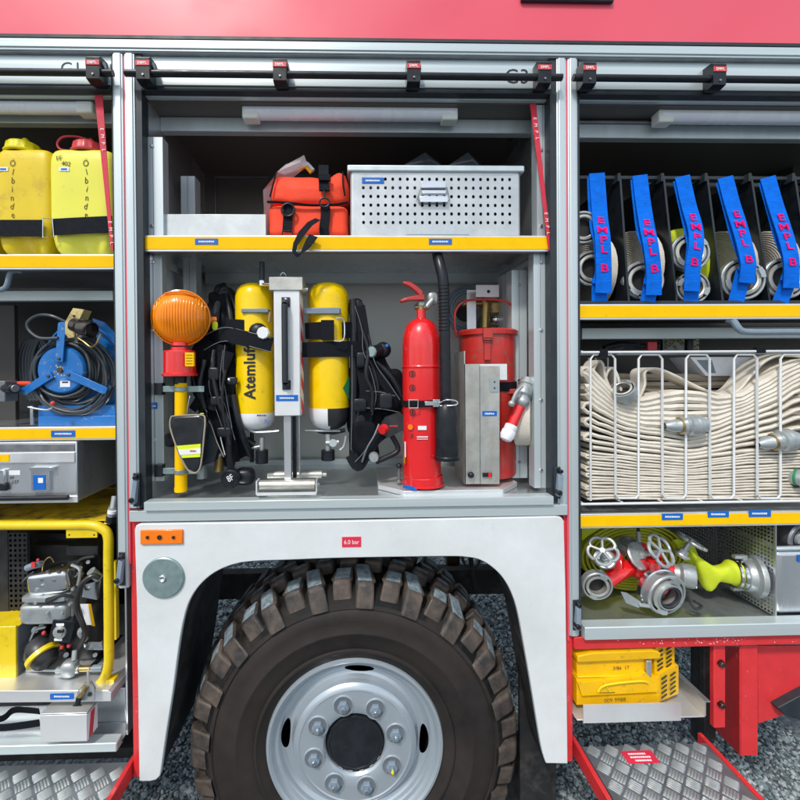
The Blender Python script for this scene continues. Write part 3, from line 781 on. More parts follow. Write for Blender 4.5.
def slot(r, y, a):
    # oval pressed through the outer wall of the dish
    for c in (rad(86), rad(-4), rad(176), rad(266)):
        da = (a - c + math.pi) % (2 * math.pi) - math.pi
        if (da * .262 / .056) ** 2 + ((r - .2635) / .0165) ** 2 < 1: return True
    return False
ring = []
for r, y in rr: ring.append([rimm.bm.verts.new(V(HC.x + r * math.cos(a), y, HC.z + r * math.sin(a))) for a in [2 * math.pi * i / seg for i in range(seg)]])
for i in range(len(rr) - 1):
    for k in range(seg):
        a = 2 * math.pi * (k + .5) / seg; rm = (rr[i][0] + rr[i + 1][0]) / 2
        if slot(rm, (rr[i][1] + rr[i + 1][1]) / 2, a): continue
        f = rimm.bm.faces.new((ring[i][k], ring[i][(k + 1) % seg], ring[i + 1][(k + 1) % seg], ring[i + 1][k])); f.smooth = True
def prof_y(r):
    for (r0, y0), (r1, y1) in zip(R[9:-1], R[10:]):
        if r1 <= r <= r0 and r0 > r1: return y0 + (y1 - y0) * (r0 - r) / (r0 - r1)
    return .13
for rg in ring:
    for v in rg:
        if v.link_faces and any(len(e.link_faces) == 1 for e in v.link_edges):
            r = math.hypot(v.co.x - HC.x, v.co.z - HC.z); a = math.atan2(v.co.z - HC.z, v.co.x - HC.x)
            if not (.235 < r < .29): continue
            for c in (rad(86), rad(-4), rad(176), rad(266)):
                da = (a - c + math.pi) % (2 * math.pi) - math.pi
                e_ = math.sqrt((da * .262 / .056) ** 2 + ((r - .2635) / .0165) ** 2)
                if .7 < e_ < 1.4:
                    r2 = .2635 + (r - .2635) / e_; a2 = c + da / e_
                    v.co = V(HC.x + r2 * math.cos(a2), prof_y(r2), HC.z + r2 * math.sin(a2))
for e in [v for rg in ring for v in rg if not v.link_faces]: rimm.bm.verts.remove(e)
# inner barrel
rimm.m('bore_dark'); rimm.lathe([(.302, .13), (.302, .40), (0, .40)], (HC.x, 0, HC.z), (0, 1, 0), 48)
tyre_mb = b
wheel = finish('wheel', rimm, OFF[truck.name], truck, ang=26); wheel['label'] = 'silver steel disc of the front wheel'
#, label='silver steel disc of the front wheel'); wheel.name = 'wheel'
part('tyre', tyre_mb, wheel, ang=50)
lug = MB('tyre_lug'); nl = 40
def cblock(mb, a, wa, r0, r1, y0, y1, yi, top='tyre_top_lit', side='tyre_lug', w2=None, tw=0.0, r1b=None):
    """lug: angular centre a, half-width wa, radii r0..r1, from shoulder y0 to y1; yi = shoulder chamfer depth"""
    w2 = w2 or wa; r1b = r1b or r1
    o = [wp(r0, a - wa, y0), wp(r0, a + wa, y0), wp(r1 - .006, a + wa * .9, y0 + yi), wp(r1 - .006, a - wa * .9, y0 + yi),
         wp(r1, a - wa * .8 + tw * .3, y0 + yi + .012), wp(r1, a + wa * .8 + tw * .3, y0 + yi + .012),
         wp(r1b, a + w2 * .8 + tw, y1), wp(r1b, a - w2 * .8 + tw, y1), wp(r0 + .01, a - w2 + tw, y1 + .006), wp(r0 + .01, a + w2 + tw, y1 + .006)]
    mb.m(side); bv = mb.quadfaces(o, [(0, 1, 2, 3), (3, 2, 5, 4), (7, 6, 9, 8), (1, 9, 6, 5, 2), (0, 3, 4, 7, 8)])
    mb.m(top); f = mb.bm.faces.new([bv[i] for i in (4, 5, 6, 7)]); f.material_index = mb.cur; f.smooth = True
rnd = random.Random(2)
for k in range(nl):
    a = 2 * math.pi * (k + .5) / nl; jit = rnd.uniform(-.004, .004)
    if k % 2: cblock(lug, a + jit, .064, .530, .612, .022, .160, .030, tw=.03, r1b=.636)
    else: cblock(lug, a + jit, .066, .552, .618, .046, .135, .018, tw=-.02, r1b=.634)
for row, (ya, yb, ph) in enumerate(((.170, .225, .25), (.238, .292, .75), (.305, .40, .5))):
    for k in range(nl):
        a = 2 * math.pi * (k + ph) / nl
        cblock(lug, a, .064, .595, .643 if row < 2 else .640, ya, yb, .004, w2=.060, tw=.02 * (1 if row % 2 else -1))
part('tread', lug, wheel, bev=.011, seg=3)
for i, (x, z, a) in enumerate(NUT):
    b = MB('rim_silver'); b.lathe([(.040, .003), (.038, -.001), (.035, -.001), (.033, .010)], (x, .0485, z), (0, 1, 0), 28)
    b.m('grey_plastic'); b.lathe([(.0345, .0002), (.034, .0005), (0, .0006)], (x, .0485, z), (0, 1, 0), 28)  # dark disc round the nut, shading of its recess as colour
    b.m('blue_grey'); b.lathe([(.022, .004), (.022, -.010), (.019, -.014), (.010, -.014), (.010, -.022), (.0, -.023)], (x, .0485, z), (0, 1, 0), 6)
    b.m('polished'); b.lathe([(.009, -.020), (.008, -.0255), (0, -.0255)], (x, .0485, z), (0, 1, 0), 12)
    if i in (0, 3, 7): b.m('cap_yellow' if i == 7 else 'zinc_teal'); b.lathe([(.006, -.0255), (.005, -.029), (0, -.029)], (x, .0485, z), (0, 1, 0), 10); b.m('cast'); b.bx(x - .024, x + .018, .041, .043, z - .016, z - .010)
    part('wheel_nut', b, wheel)
b = MB('hub_black'); b.lathe([(.107, .12), (.106, .067), (.101, .060), (.096, .060), (.094, .064), (.06, .063), (0, .062)], (HC.x, 0, HC.z), (0, 1, 0), 48, fn=lambda a, h: 1 + .015 * math.cos(12 * a))
b.m('cast')
for k in range(5):
    a = rad(235 + 22 * k); b.tube([wp(.1045, a, .062), wp(.1045, a + .14, .062)], .002, 6, 0)
part('hub_cap', b, wheel)
# ============================================================ LEFT COMPARTMENT
def jerrycan(x0, x1, ytop, Y, mat, capm, label, ink, tether):
    bot = at((x0 + x1) / 2, 255.5, Y); k = sc(Y); wd = (x1 - x0) * k; ht = (255.5 - ytop) * k
    t = thing('jerrycan', label, 'jerrycan', bot)
    b = MB(mat)
    def fn(p):   # hand hollow low in the front face, slight shoulder at the top
        q = p.copy()
        if p.z < -.45:
            q.x *= 1 - .16 * (-.45 - p.z) / .55
        d = math.exp(-((p.x - .12) / .42) ** 2 - ((p.z + .95) / .24) ** 2)
        if p.y < -.5: q.y += d * .45
        return q
    b.soft(bot + V(0, .10, ht / 2), (wd, .22, ht), 9, 16, fn=fn)
    body = part('body', b, t, ang=60)
    b = MB(ink if ink == 'brown_ink' else 'black_ink'); tx = x0 + (x1 - x0) * (.57 if ink != 'brown_ink' else .28)
    for i, ch in enumerate('Ölbinde'):
        b.tpx(ch, tx + random.uniform(-.8, .8), ytop + 13 + i * 8.6, 6.2, Y - .0115, ink, rot=random.uniform(-14, 14), sx=.8)
    if ink != 'brown_ink': b.tpx('FF', x0 + 8, ytop + 8, 4.4, Y - .0115, ink, rot=6); b.tpx('402', x0 + 15, ytop + 13.5, 4.2, Y - .0115, ink, rot=-8)
    b.m('white_sticker'); xs = x0 + (8 if ink != 'brown_ink' else 26 - 26); b.px(xs, ytop + 17, xs + 10, ytop + 21, Y - .0118, Y - .011); b.m('blue_sticker'); b.px(xs + 2, ytop + 18.2, xs + 8, ytop + 20, Y - .0124, Y - .0118)
    part('handwriting', b, t)
    cx = x0 + (x1 - x0) * (.56 if capm == 'cap_red' else .40); c = at(cx, ytop, Y + .03); cz = bot.z + ht - .006; cx_ = c.x
    b = MB(capm)
    cy_ = Y + .055
    b.lathe([(.056, 0), (.063, .004), (.063, .009), (.058, .012), (.054, .036), (.050, .041), (0, .043)], (cx_, cy_, cz), (0, 0, 1), 48, fn=lambda a, h: 1 + (.03 * math.cos(14 * a) if .010 < h < .037 else 0))
    b.cyl((cx_ + .004, cy_, cz + .04), (cx_ + .004, cy_, cz + .050), .007, 10); b.sph((cx_ + .004, cy_, cz + .056), .013, 12)
    if tether: b.tube([V(cx_ + .004, cy_ - .005, cz + .058), V(cx_ - .03, cy_ - .02, cz + .064), V(cx_ - .078, cy_ - .03, cz + .058), V(cx_ - .100, cy_ - .03, cz + .034), V(cx_ - .088, cy_ - .03, cz + .012), V(cx_ - .05, cy_ - .03, cz + .006)], .004, 8, 6)
    part('cap', b, t)
    return t
jerrycan(-2, 51, 150, .07, 'can_amber', 'cap_yellow', 'amber yellow jerrycan with yellow screw cap on the upper left shelf', 'brown_ink', False)
jerrycan(51, 113, 150, .065, 'can_lemon', 'cap_red', 'pale lemon jerrycan with red tethered cap and black handwriting', 'black_ink', True)
jerrycan(-60, -6, 150, .07, 'can_amber', 'cap_yellow', 'amber jerrycan cut off by the left edge of the photo', 'brown_ink', False)

b = MB('black_webbing')
b.strap([(-60, 228), (0, 228), (43, 228)], 16.5, [.046, .046, .046]); b.strap([(52, 227), (80, 225.5), (112, 224)], 16.5, [.042, .041, .042])
t = thing('retaining_strap', 'black webbing strap holding the two yellow jerrycans on their shelf', 'strap', at(45, 236, .045))
part('webbing', b, t)
b = MB('polished'); b.tube([at(43, 218.5, .04), at(52.5, 218.5, .04), at(54, 237, .04), at(43, 237.5, .04)], .0022, 8, 0, closed=True); part('buckle', b, t)

def redweb(x0, y0, x1, y1, w0, w1, Y0, Y1, words, nm):
    b = MB('red_webbing'); n = 6
    b.strap([(x0 + (x1 - x0) * i / n, y0 + (y1 - y0) * i / n + 0) for i in range(n + 1)], [w0 + (w1 - w0) * i / n for i in range(n + 1)], [Y0 + (Y1 - Y0) * i / n for i in range(n + 1)], .002, 3)
    b.m('white_ink')
    for fy in words:
        for i, ch in enumerate('EMPL'):
            f = fy + i * .045; p = at(x0 + (x1 - x0) * f, y0 + (y1 - y0) * f, Y0 + (Y1 - Y0) * f - .003)
            b.text(ch, lambda u, v: V(p.x + v - .004, p.y, p.z - u), .017)
    part(nm, b, truck)
redweb(98.5, 95, 112, 250, 8, 2.5, .02, .0, (.22, .82), 'pull_strap')
redweb(533, 104, 550, 250, 6, 3, .03, .01, (.10, .75), 'pull_strap')

# --- cable reel
Yr = .10
c = at(61.5, 370, Yr); t = thing('cable_reel', 'blue steel cable reel wound with black cable in the left compartment', 'cable reel', at(70, 424, Yr))
b = MB('blue_reel'); b.lathe([(0, -.004), (.006, -.006), (.082, -.006), (.088, 0), (.090, .006), (.086, .012), (0, .012)], c, (0, 1, 0), 48)
b.m('white_sticker'); b.px(60, 381, 70, 387, Yr - .0075, Yr - .006); b.m('black_ink'); b.px(62, 381.5, 68, 383, Yr - .0082, Yr - .0075)
b.m('dark_metal'); b.cyl(c + V(.0, -.012, .0), c + V(0, -.006, 0), .010, 12); b.m('cream')
for k in range(26):
    q = c + V(random.gauss(0, .011), 0, random.gauss(.0, .010)); s_ = random.uniform(.001, .003); b.bx(q.x - s_, q.x + s_, Yr - .0068, Yr - .006, q.z - s_, q.z + s_)
disc = part('drum', b, t)
for (x, y) in ((61.5, 322), (21, 393), (106, 391.5)):
    e = at(x, y, Yr - .02); d = (e - c); d.y = 0; L_ = d.length; d.normalize(); pz = V(-d.z, 0, d.x)
    s0 = c + d * .03
    b = MB('blue_reel'); w_ = .0145
    f = [s0 + pz * w_, s0 - pz * w_, c + d * (L_ - .006) - pz * w_, c + d * L_ - pz * w_ * .6, c + d * L_ + pz * w_ * .6, c + d * (L_ - .006) + pz * w_]
    b.prism([V(p.x, Yr - .018, p.z) for p in f], V(0, .006, 0)); b.m('dark_metal'); q = s0 + d * .012; b.cyl((q.x, Yr - .022, q.z), (q.x, Yr - .012, q.z), .006, 10)
    part('spoke', b, t, bev=.0015)
b = MB('cable')
pts = []
rnd = random.Random(9)
for i in range(24 * 11):
    a = 2 * math.pi * i / 24; turn = i / 24
    r = .100 + .050 * (1 + math.sin(turn * 2.4)) / 2 + rnd.uniform(-.001, .001); y = Yr + .015 + .012 * ((turn * 1.7) % 1.0) - (.02 if turn > 8 else 0)
    of = (r - .098); pts.append(V(c.x + .004 + r * math.cos(a) + of * .72, y + .003 * math.sin(turn * 5), c.z - .002 + r * math.sin(a) * .98 - of * .42))
b.tube(pts, .0056, 8, 2); 
b.tube([at(58, 338, .08), at(40, 338, .08), at(29, 330, .09), at(28, 322, .09), at(38, 315.5, .09), at(52, 316, .08), at(68, 323, .09)], .0058, 8, 6)
part('cable', b, t)
b = MB('blue_reel')
b.px(38, 405, 122, 420, .12, .13); b.px(38, 416, 122, 425.5, .11, .14)
f = [(118, 300), (105, 302), (92, 312), (87, 322), (118, 345), (120, 425), (105, 425), (98, 412), (60, 408), (45, 400)]
b.prism([at(x, y, .18) for x, y in [(92, 318), (104, 322), (118, 336), (120, 425), (40, 425), (42, 400), (80, 400), (106, 380)]], V(0, .008, 0))
b.tube([at(45, 350, .16), at(58, 332, .16), at(80, 322, .16), at(100, 330, .16), at(116, 345, .16)], .005, 8, 5)
part('stand', b, t, bev=.002)
b = MB('polished'); b.px(30, 406, 33, 425, .03, .035); b.tube([at(28, 407, .03), at(45, 410, .04), at(52, 408, .05)], .004, 8, 4); b.m('cap_red'); b.sph(at(53, 403.5, .05), .009, 12)
part('lock_lever', b, t)
b = MB('cream'); 
b.prism([at(x, y, .05) for x, y in [(73, 308), (84, 309.5), (80, 318), (78, 322), (74, 337), (69, 338), (65, 334), (65, 322)]], V(0, .045, 0))
b.m('black_ink'); 
for q in ((74, 316), (69, 327.5)): p = at(q[0], q[1], .049); b.cyl(p, p + V(0, -.001, 0), .005, 10)
part('socket_bracket', b, t, bev=.003)
b = MB('dark_metal'); p, q = at(75, 325, .05), at(100, 333, -.0)
b.lathe([(0, 0), (.026, 0), (.028, .03), (.024, .032), (.024, .04), (.031, .045), (.033, .07), (.030, .085), (.026, .088), (.024, .07), (0, .07)], p, q - p, 28)
b.m('brass'); r0 = at(94, 337, 0)
b.tube([at(78, 338, .02), at(84, 342, .01), at(91, 347, 0), at(96, 344, -.01), at(99, 338, -.01), at(101, 334, -.01)], .003, 6, 4); b.tube([at(73, 322, .03), at(76, 328, .03), at(77, 336, .03)], .003, 6, 3)
b.m('polished'); b.tube([at(77, 336, .02), at(81, 336, .01), at(85, 333, .01), at(84, 325, .01)], .003, 6, 4)
part('plug', b, t)
# coiled hose behind, left
b = MB('cable')
for k in range(5):
    cx = 27 + k * 3.2; b.tube([at(cx, 340, .35), at(cx - 7, 355, .34), at(cx - 6, 380, .33), at(cx + 4, 400, .34), at(cx + 10, 380, .36), at(cx + 8, 350, .36)], .007, 8, 5, closed=True)
solo('coiled_cable', b, 'dark cable coil hanging in shade behind the blue cable reel', 'cable')
# camera-like black thing and orange tool at far left
b = MB('grey_plastic'); b.px(-12, 381, 5, 402, .06, .12); b.m('black_plastic'); b.cyl(at(2, 388, .09), at(15, 388.5, .05), .019, 20)
b.m('steel_dark'); b.cyl(at(13, 388, .055), at(16, 388.4, .047), .014, 20); solo('hand_lamp', b, 'grey and black hand lamp at the left photo edge beside the blue reel', 'lamp', bev=.003)
b = MB('orange_fabric'); b.tube([at(12, 384, .12), at(24, 383.5, .12), at(38, 384, .13)], .009, 10, 3); solo('orange_grip', b, 'orange tool grip poking out from behind the blue reel spoke', 'tool')

# --- silver drawer case
Ya = .015
t = thing('aluminium_case', 'silver aluminium case with blue label latch and black handle bar below the cable reel', 'case', at(35, 503, Ya))
b = MB('sheet'); b.px(-120, 442.5, 77, 503, Ya, .52); part('case_body', b, t, bev=.004)
b = MB('steel_dark'); b.px(-60, 444.5, 74.5, 452, Ya - .002, Ya); b.m('bright_sheet'); b.px(-60, 453, 74.5, 463, Ya - .006, Ya); b.px(-60, 497, 77.5, 503.5, Ya - .006, Ya); part('front_trim', b, t, bev=.0015)
b = MB('yellow_strip'); b.px(-60, 455, 9, 462, Ya - .008, Ya - .006); part('yellow_label', b, t)
b = MB('black_plastic'); p = at(-60, 497.5, Ya - .02); q = at(68, 497.5, Ya - .02); p.z = q.z; b.cyl(p, q, .009, 14); part('handle_bar', b, t)
b = MB('polished'); b.px(31, 470, 49, 491, Ya - .012, Ya); b.px(29.5, 467.5, 53, 471, Ya - .016, Ya); b.m('blue_sticker'); b.px(33, 475, 45, 490, Ya - .014, Ya - .012)
b.m('white_ink'); b.px(38, 478, 43, 483, Ya - .0146, Ya - .014); part('latch', b, t, bev=.0015)
b = MB('polished'); b.px(-3, 470, 4, 484, Ya - .014, Ya); b.m('black_plastic'); b.px(-3, 484, 6, 491, Ya - .014, Ya); part('latch', b, t, bev=.002)
b = MB('white_sticker'); b.px(9, 470.5, 20, 475, Ya - .001, Ya); b.tpx('FF', 12, 478, 3, Ya - .0015, 'black_ink'); b.tpx('127', 15, 482, 3.2, Ya - .0015, 'black_ink', rot=6); part('inscription', b, t)

# --- generator
Yg = .03
t = thing('power_generator', 'portable generator in a yellow tube frame with silver engine', 'generator', at(50, 692, Yg + .1))
b = MB('yellow_paint')
# front tube loop
for dy, mtx in ((Yg, 0), (.46, 1)):
    b.tube([at(-140, 525.5, dy) if not mtx else V(at(-140, 525.5, Yg).x, dy, at(0, 525.5, Yg).z), *([at(60, 525, dy), at(90, 525, dy), at(102, 528.5, dy), at(108, 536, dy), at(108.5, 560, dy), at(109, 640, dy), at(108.5, 664, dy), at(103, 680, dy), at(93, 687, dy), at(70, 688, dy), at(-140, 689, dy)] if not mtx else
            [V(at(x, y, Yg).x, dy, at(x, y, Yg).z) for x, y in [(60, 525), (90, 525), (102, 528.5), (108, 536), (108.5, 560), (109, 664), (103, 680), (93, 687), (-140, 689)]])], .0165, 14, 6)
part('tube_frame', b, t)
b = MB('yellow_top'); z = at(50, 521, Yg).z; b.bx(at(-140, 521, Yg).x, at(108, 521, Yg).x - .012, Yg + .01, .46, z - .006, z - .001)
part('top_cover', b, t)
b = MB('yellow_paint'); b.px(66, 529, 97, 538, Yg - .006, Yg + .0); b.m('black_ink')
for x in (69, 94): p = at(x, 535, Yg - .007); b.cyl(p, p + V(0, .002, 0), .0035, 8)
b.m('yellow_paint'); b.px(112, 562, 116, 640, .12, .14); b.px(106, 680, 114, 690, Yg - .01, Yg + .02)
part('frame_tab', b, t, bev=.001)
b = MB('yellow_paint'); b.px(-140, 628, 16, 690, Yg + .02, Yg + .03)
z0 = at(0, 628, Yg + .02).z; x1 = at(16, 650, Yg + .02).x; zb = at(0, 690, Yg + .02).z
b.bx(at(-140, 650, Yg + .02).x, x1, Yg + .03, Yg + .16, z0 - .004, z0); b.m('grey_plastic'); b.bx(x1 - .004, x1, Yg + .03, Yg + .16, zb, z0 - .004)
b.m('cast'); b.cyl((x1 - .03, Yg + .09, z0), (x1 - .03, Yg + .09, z0 + .006), .012, 12)
part('control_box', b, t, bev=.002)
# black perforated grille
b = MB('engine_black'); Yq = .16
p00, p11 = at(8, 533, Yq), at(28, 618, Yq)
b.perf(lambda u, v: V(p00.x + (p11.x - p00.x) * u, Yq, p00.z + (p11.z - p00.z) * v), 4, 17, .62)
b.px(-60, 530, 8, 628, Yq - .002, Yq + .01); b.m('bore_dark'); b.px(-60, 528, 105, 690, .36, .37);  # near-black sheet added behind to darken the frame interior
part('grille', b, t)
b = MB('engine_black'); b.px(2, 534, 104, 640, .30, .302); b.px(8, 534, 30, 628, .20, .205); part('dark_backing', b, t)  # added dark sheets, shade behind the engine put into their colour
b = MB('engine_black')
b.px(30, 545, 100, 640, .25, .34); b.px(66, 546, 98, 556, .18, .28); b.soft(at(90, 625, .20), (.13, .14, .24), 5, 6); b.soft(at(85, 590, .22), (.17, .12, .12), 5, 6); b.soft(at(55, 660, .26), (.2, .12, .1), 4, 6)
b.px(40, 668, 95, 690, .10, .30)
part('engine_block', b, t, bev=.003)
b = MB('polished')   # valve cover
M = Matrix.Rotation(rad(-14), 3, 'Y')
b.soft(at(57, 577, .12), (.150, .12, .085), 7, 10, M=Matrix.Rotation(rad(-7), 3, 'Y')); b.m('cast')
b.soft(at(55, 591, .11), (.165, .13, .022), 8, 6); b.m('polished'); b.m('cast'); b.soft(at(54, 606, .12), (.175, .13, .075), 7, 10)
b.m('steel_dark')
for x, y in ((49, 571), (60, 571), (43.5, 579), (56, 579.5)): p = at(x, y, .068); b.cyl(p, p + V(0, -.010, 0), .006, 6)
p = at(41, 598, .06); b.lathe([(.010, 0), (.010, -.01), (.006, -.01), (.006, 0)], p + V(0, .008, 0), (0, 1, 0), 16)
b.m('cast')
for k in range(6): q = at(70 + k * 1.2, 600, .10); b.bx(q.x, q.x + .002, .08, .17, q.z - .05, q.z + .03)
for x, y in ((38, 589), (74, 588), (37, 602), (71, 603), (48, 613), (63, 613)): p = at(x, y, .052); b.cyl(p, p + V(0, -.010, 0), .006, 6)
part('cylinder_head', b, t)
b = MB('engine_black'); b.tube([at(48, 601, .045), at(55, 598, .045), at(63, 595, .05), at(76, 598, .07)], lambda f: .013 - .008 * min(1, f * 1.6), 10, 5)
b.tube([at(100, 578, .06), at(92, 576, .05), at(82, 584, .04), at(77, 598, .04), at(78, 612, .04), at(82, 622, .04), at(85, 634, .05), at(78, 650, .07)], .009, 10, 5)
b.tube([at(60, 640, .1), at(52, 660, .08), at(40, 668, .1)], .007, 8, 4); b.tube([at(95, 556, .1), at(80, 560, .1), at(74, 575, .1)], .006, 8, 4)
part('hose', b, t)
b = MB('blue_grey'); b.tube([at(27, 568, .08), at(34, 565.5, .08), at(42, 564, .1)], .012, 12, 3); b.m('cap_red'); b.px(31, 562.5, 35, 568, .064, .07); b.sph(at(38, 560, .08), .006, 10)
b.m('brass'); b.tube([at(42, 572, .09), at(44, 562, .08), at(50, 557, .08), at(54, 562, .09)], .0025, 8, 4); part('choke_lever', b, t)
b = MB('black_plastic'); b.quadpx([(53, 620), (75, 622), (70, 643), (48, 642)], .05, .03)
b.m('cast'); p = at(60, 632, .05); b.lathe([(0, .012), (.014, .012), (.016, .008), (.022, .006), (.024, 0)], p, (0, -1, 0), 24)
b.m('dark_metal'); b.px(57, 630, 63, 633, .034, .040); b.m('white_ink'); b.px(56, 623.5, 64, 626, .0492, .05); b.px(54, 638.5, 62, 641, .0492, .05); part('switch_panel', b, t, bev=.001)
b = MB('engine_black'); p, q = at(48, 664, .05), at(36, 641, .09); b.lathe([(0, 0), (.03, 0), (.040, .012), (.044, .03)], p, q - p, 24)
b.m('yellow_paint'); b.lathe([(.044, .03), (.055, .031), (.055, .047), (.05, .048)], p, q - p, 28); b.m('engine_black'); b.lathe([(.05, .048), (.052, .065), (.036, .10), (0, .105)], p, q - p, 28); part('air_filter', b, t)
b = MB('cast')
b.cyl(at(27, 670, .08), at(62, 670, .06), .006, 10); b.cyl(at(58, 670, .06), at(65, 670, .055), .013, 12)
b.soft(at(70, 668, .05), (.055, .05, .06), 3, 5); b.cyl(at(74, 670, .05), at(80, 669, .05), .014, 12); b.m('brass'); b.cyl(at(79, 669, .05), at(95, 668.5, .05), .010, 12)
b.m('blue_grey'); b.cyl(at(93, 668.5, .05), at(103, 668, .05), .012, 12); b.m('cast'); b.tube([at(55, 676, .03), at(62, 675.5, .03), at(70, 674, .03)], .005, 8, 3); b.cyl(at(74, 660, .05), at(75, 650, .06), .009, 10)
b.tube([at(86, 640, .07), at(80, 632, .06), at(84, 628, .06)], .010, 8, 4); b.cyl(at(99, 578, .1), at(91, 571, .08), .016, 12); b.m('zinc_teal'); b.prism([at(x, y, .08) for x, y in [(70, 688), (80, 672), (86, 674), (84, 690)]], V(0, .004, 0))
part('fuel_valve', b, t)
b = MB('white_sticker'); b.quadpx([(80, 604), (90, 604), (94, 625), (86, 625)], .085, .001); b.m('yellow_strip'); b.quadpx([(88, 604), (91, 604), (95, 626), (92, 626)], .084, .001); b.m('polished'); b.quadpx([(83, 642), (101, 642), (103, 650), (85, 650)], .09, .01); b.quadpx([(84, 585), (101, 580), (97, 600), (82, 597)], .10, .01)
part('engine_plate', b, t)
b = MB('cap_red'); 
for q in ((44, 633), (69, 645.5), (62, 647)): b.sph(at(q[0], q[1], .07), .008, 10)
part('cable_boot', b, t)
b = MB('cast'); 
for x, y, r in ((35, 630, .012), (41, 627, .010), (77, 575, .009), (80, 568, .008), (98, 588, .007), (84, 627, .010), (38, 618, .008), (88, 562, .007), (70, 590, .008), (66, 655, .009), (45, 640, .012), (95, 655, .008)): b.cyl(at(x, y, .11), at(x, y, .14), r, 8)
b.tube([at(30, 640, .1), at(36, 630, .09), at(46, 627, .09)], .005, 8, 4); b.tube([at(72, 565, .1), at(80, 570, .09), at(78, 585, .09)], .006, 8, 4)
b.m('cable'); 
for k in range(7): x0_, y0_ = random.uniform(34, 95), random.uniform(556, 660); b.tube([at(x0_, y0_, .12), at(x0_ + random.uniform(-14, 14), y0_ + 10, .10), at(x0_ + random.uniform(-18, 18), y0_ + random.uniform(10, 30), .12)], .004, 6, 5)
part('engine_fittings', b, t)
b = MB('cast'); b.cyl(at(115, 496, .06), at(113, 508, .05), .011, 12); b.cyl(at(113, 507, .05), at(111.5, 517, .05), .015, 12); b.m('black_plastic'); b.cyl(at(111.5, 516, .05), at(110.5, 522, .05), .017, 12); b.m('white_sticker'); b.cyl(at(113, 510, .045), at(112.5, 513, .045), .017, 12)
b.m('brass'); b.tube([at(107, 520, .04), at(104, 523, .04), at(110, 524, .04)], .002, 6, 3); solo('air_coupling', b, 'small cream and black plug coupling by the pillar above the yellow frame', 'coupling')

# --- pull-out tray below generator
t = truck; Yt = -.015
b = MB('bright_sheet'); p = at(111, 691, Yt); q = at(-140, 704, Yt)
b.prism([at(-140, 691.5, Yt), at(108, 690.5, Yt), at(111, 693, Yt), at(111, 701.5, Yt), at(-140, 704.5, Yt)], V(0, .55, 0)); tr = part('pullout_tray', b, t, bev=.0015)
b = MB('blue_sticker'); b.px(50, 693.5, 73.5, 699.5, Yt - .0015, Yt); b.smallprint(62, 696.6, 16, 1.6, Yt - .002, 'white_ink'); part('tray_sticker', b, tr)
b = MB('sheet'); b.px(-140, 708, 60, 742, .06, .4); b.bx(at(40, 710, .02).x, at(113, 710, .02).x, .10, .5, at(60, 742, .02).z, at(60, 706, .02).z); part('slide_body', b, tr, bev=.003)
Yb = -.03
b = MB('bright_sheet'); b.px(40, 715, 87, 742, Yb, .03); p = at(40, 715, Yb); q = at(87, 742, Yb); b.prism([V(p.x, Yb + .001, p.z), V(q.x, Yb + .001, p.z), V(q.x, .10, p.z + .0), V(p.x, .10, p.z)], V(0, 0, .003))
b.m('bore_dark'); b.bx(p.x + .09, p.x + .12, Yb + .03, Yb + .036, p.z + .003, p.z + .006); part('block', b, tr, bev=.006)
b = MB('white_sticker'); xs_ = q.x + .0012; z1, z0 = p.z, q.z; b.bx(xs_, xs_ + .001, -.026, .026, z0 + .006, z1 - .006)
b.m('tape_red'); b.prism([V(xs_ + .001, -.012, z1 - .008), V(xs_ + .001, .010, z1 - .008), V(xs_ + .001, -.004, z0 + .008), V(xs_ + .001, -.024, z0 + .008)], V(.0015, 0, 0)); part('warning_tape', b, tr)
b = MB('cast'); b.prism([at(x, y, -.04) for x, y in [(84, 683), (91, 682), (94.5, 688), (94, 701), (78, 701), (77, 692)]], V(0, .006, 0)); b.m('brass'); b.tube([at(86, 686, -.045), at(83, 692, -.05), at(79, 697, -.05)], .008, 8, 3); b.m('cast'); b.tube([at(89, 683, -.045), at(88, 672, -.04), at(90, 668, -.03)], .004, 8, 3); b.tube([at(80, 690, -.05), at(85, 692, -.05)], .006, 8, 2)
b.m('black_plastic'); b.tube([at(79, 697, -.05), at(77.5, 705, -.055)], .009, 8, 2); b.m('dark_metal'); p = at(90, 694, -.041); b.cyl(p, p + V(0, -.003, 0), .007, 10); part('tray_lock', b, tr)
b = MB('black_webbing'); b.band([at(-40, 722, -.02), at(0, 722, -.02), at(14, 713, -.01), at(30, 713, 0), at(40, 714, .0)], (0, -.006, .024), .003, 6); b.band([at(-40, 731, -.035), at(0, 731, -.035), at(20, 729, -.03), at(40, 726, -.022)], (0, -.004, .026), .003, 5)
part('strap_handle', b, tr)

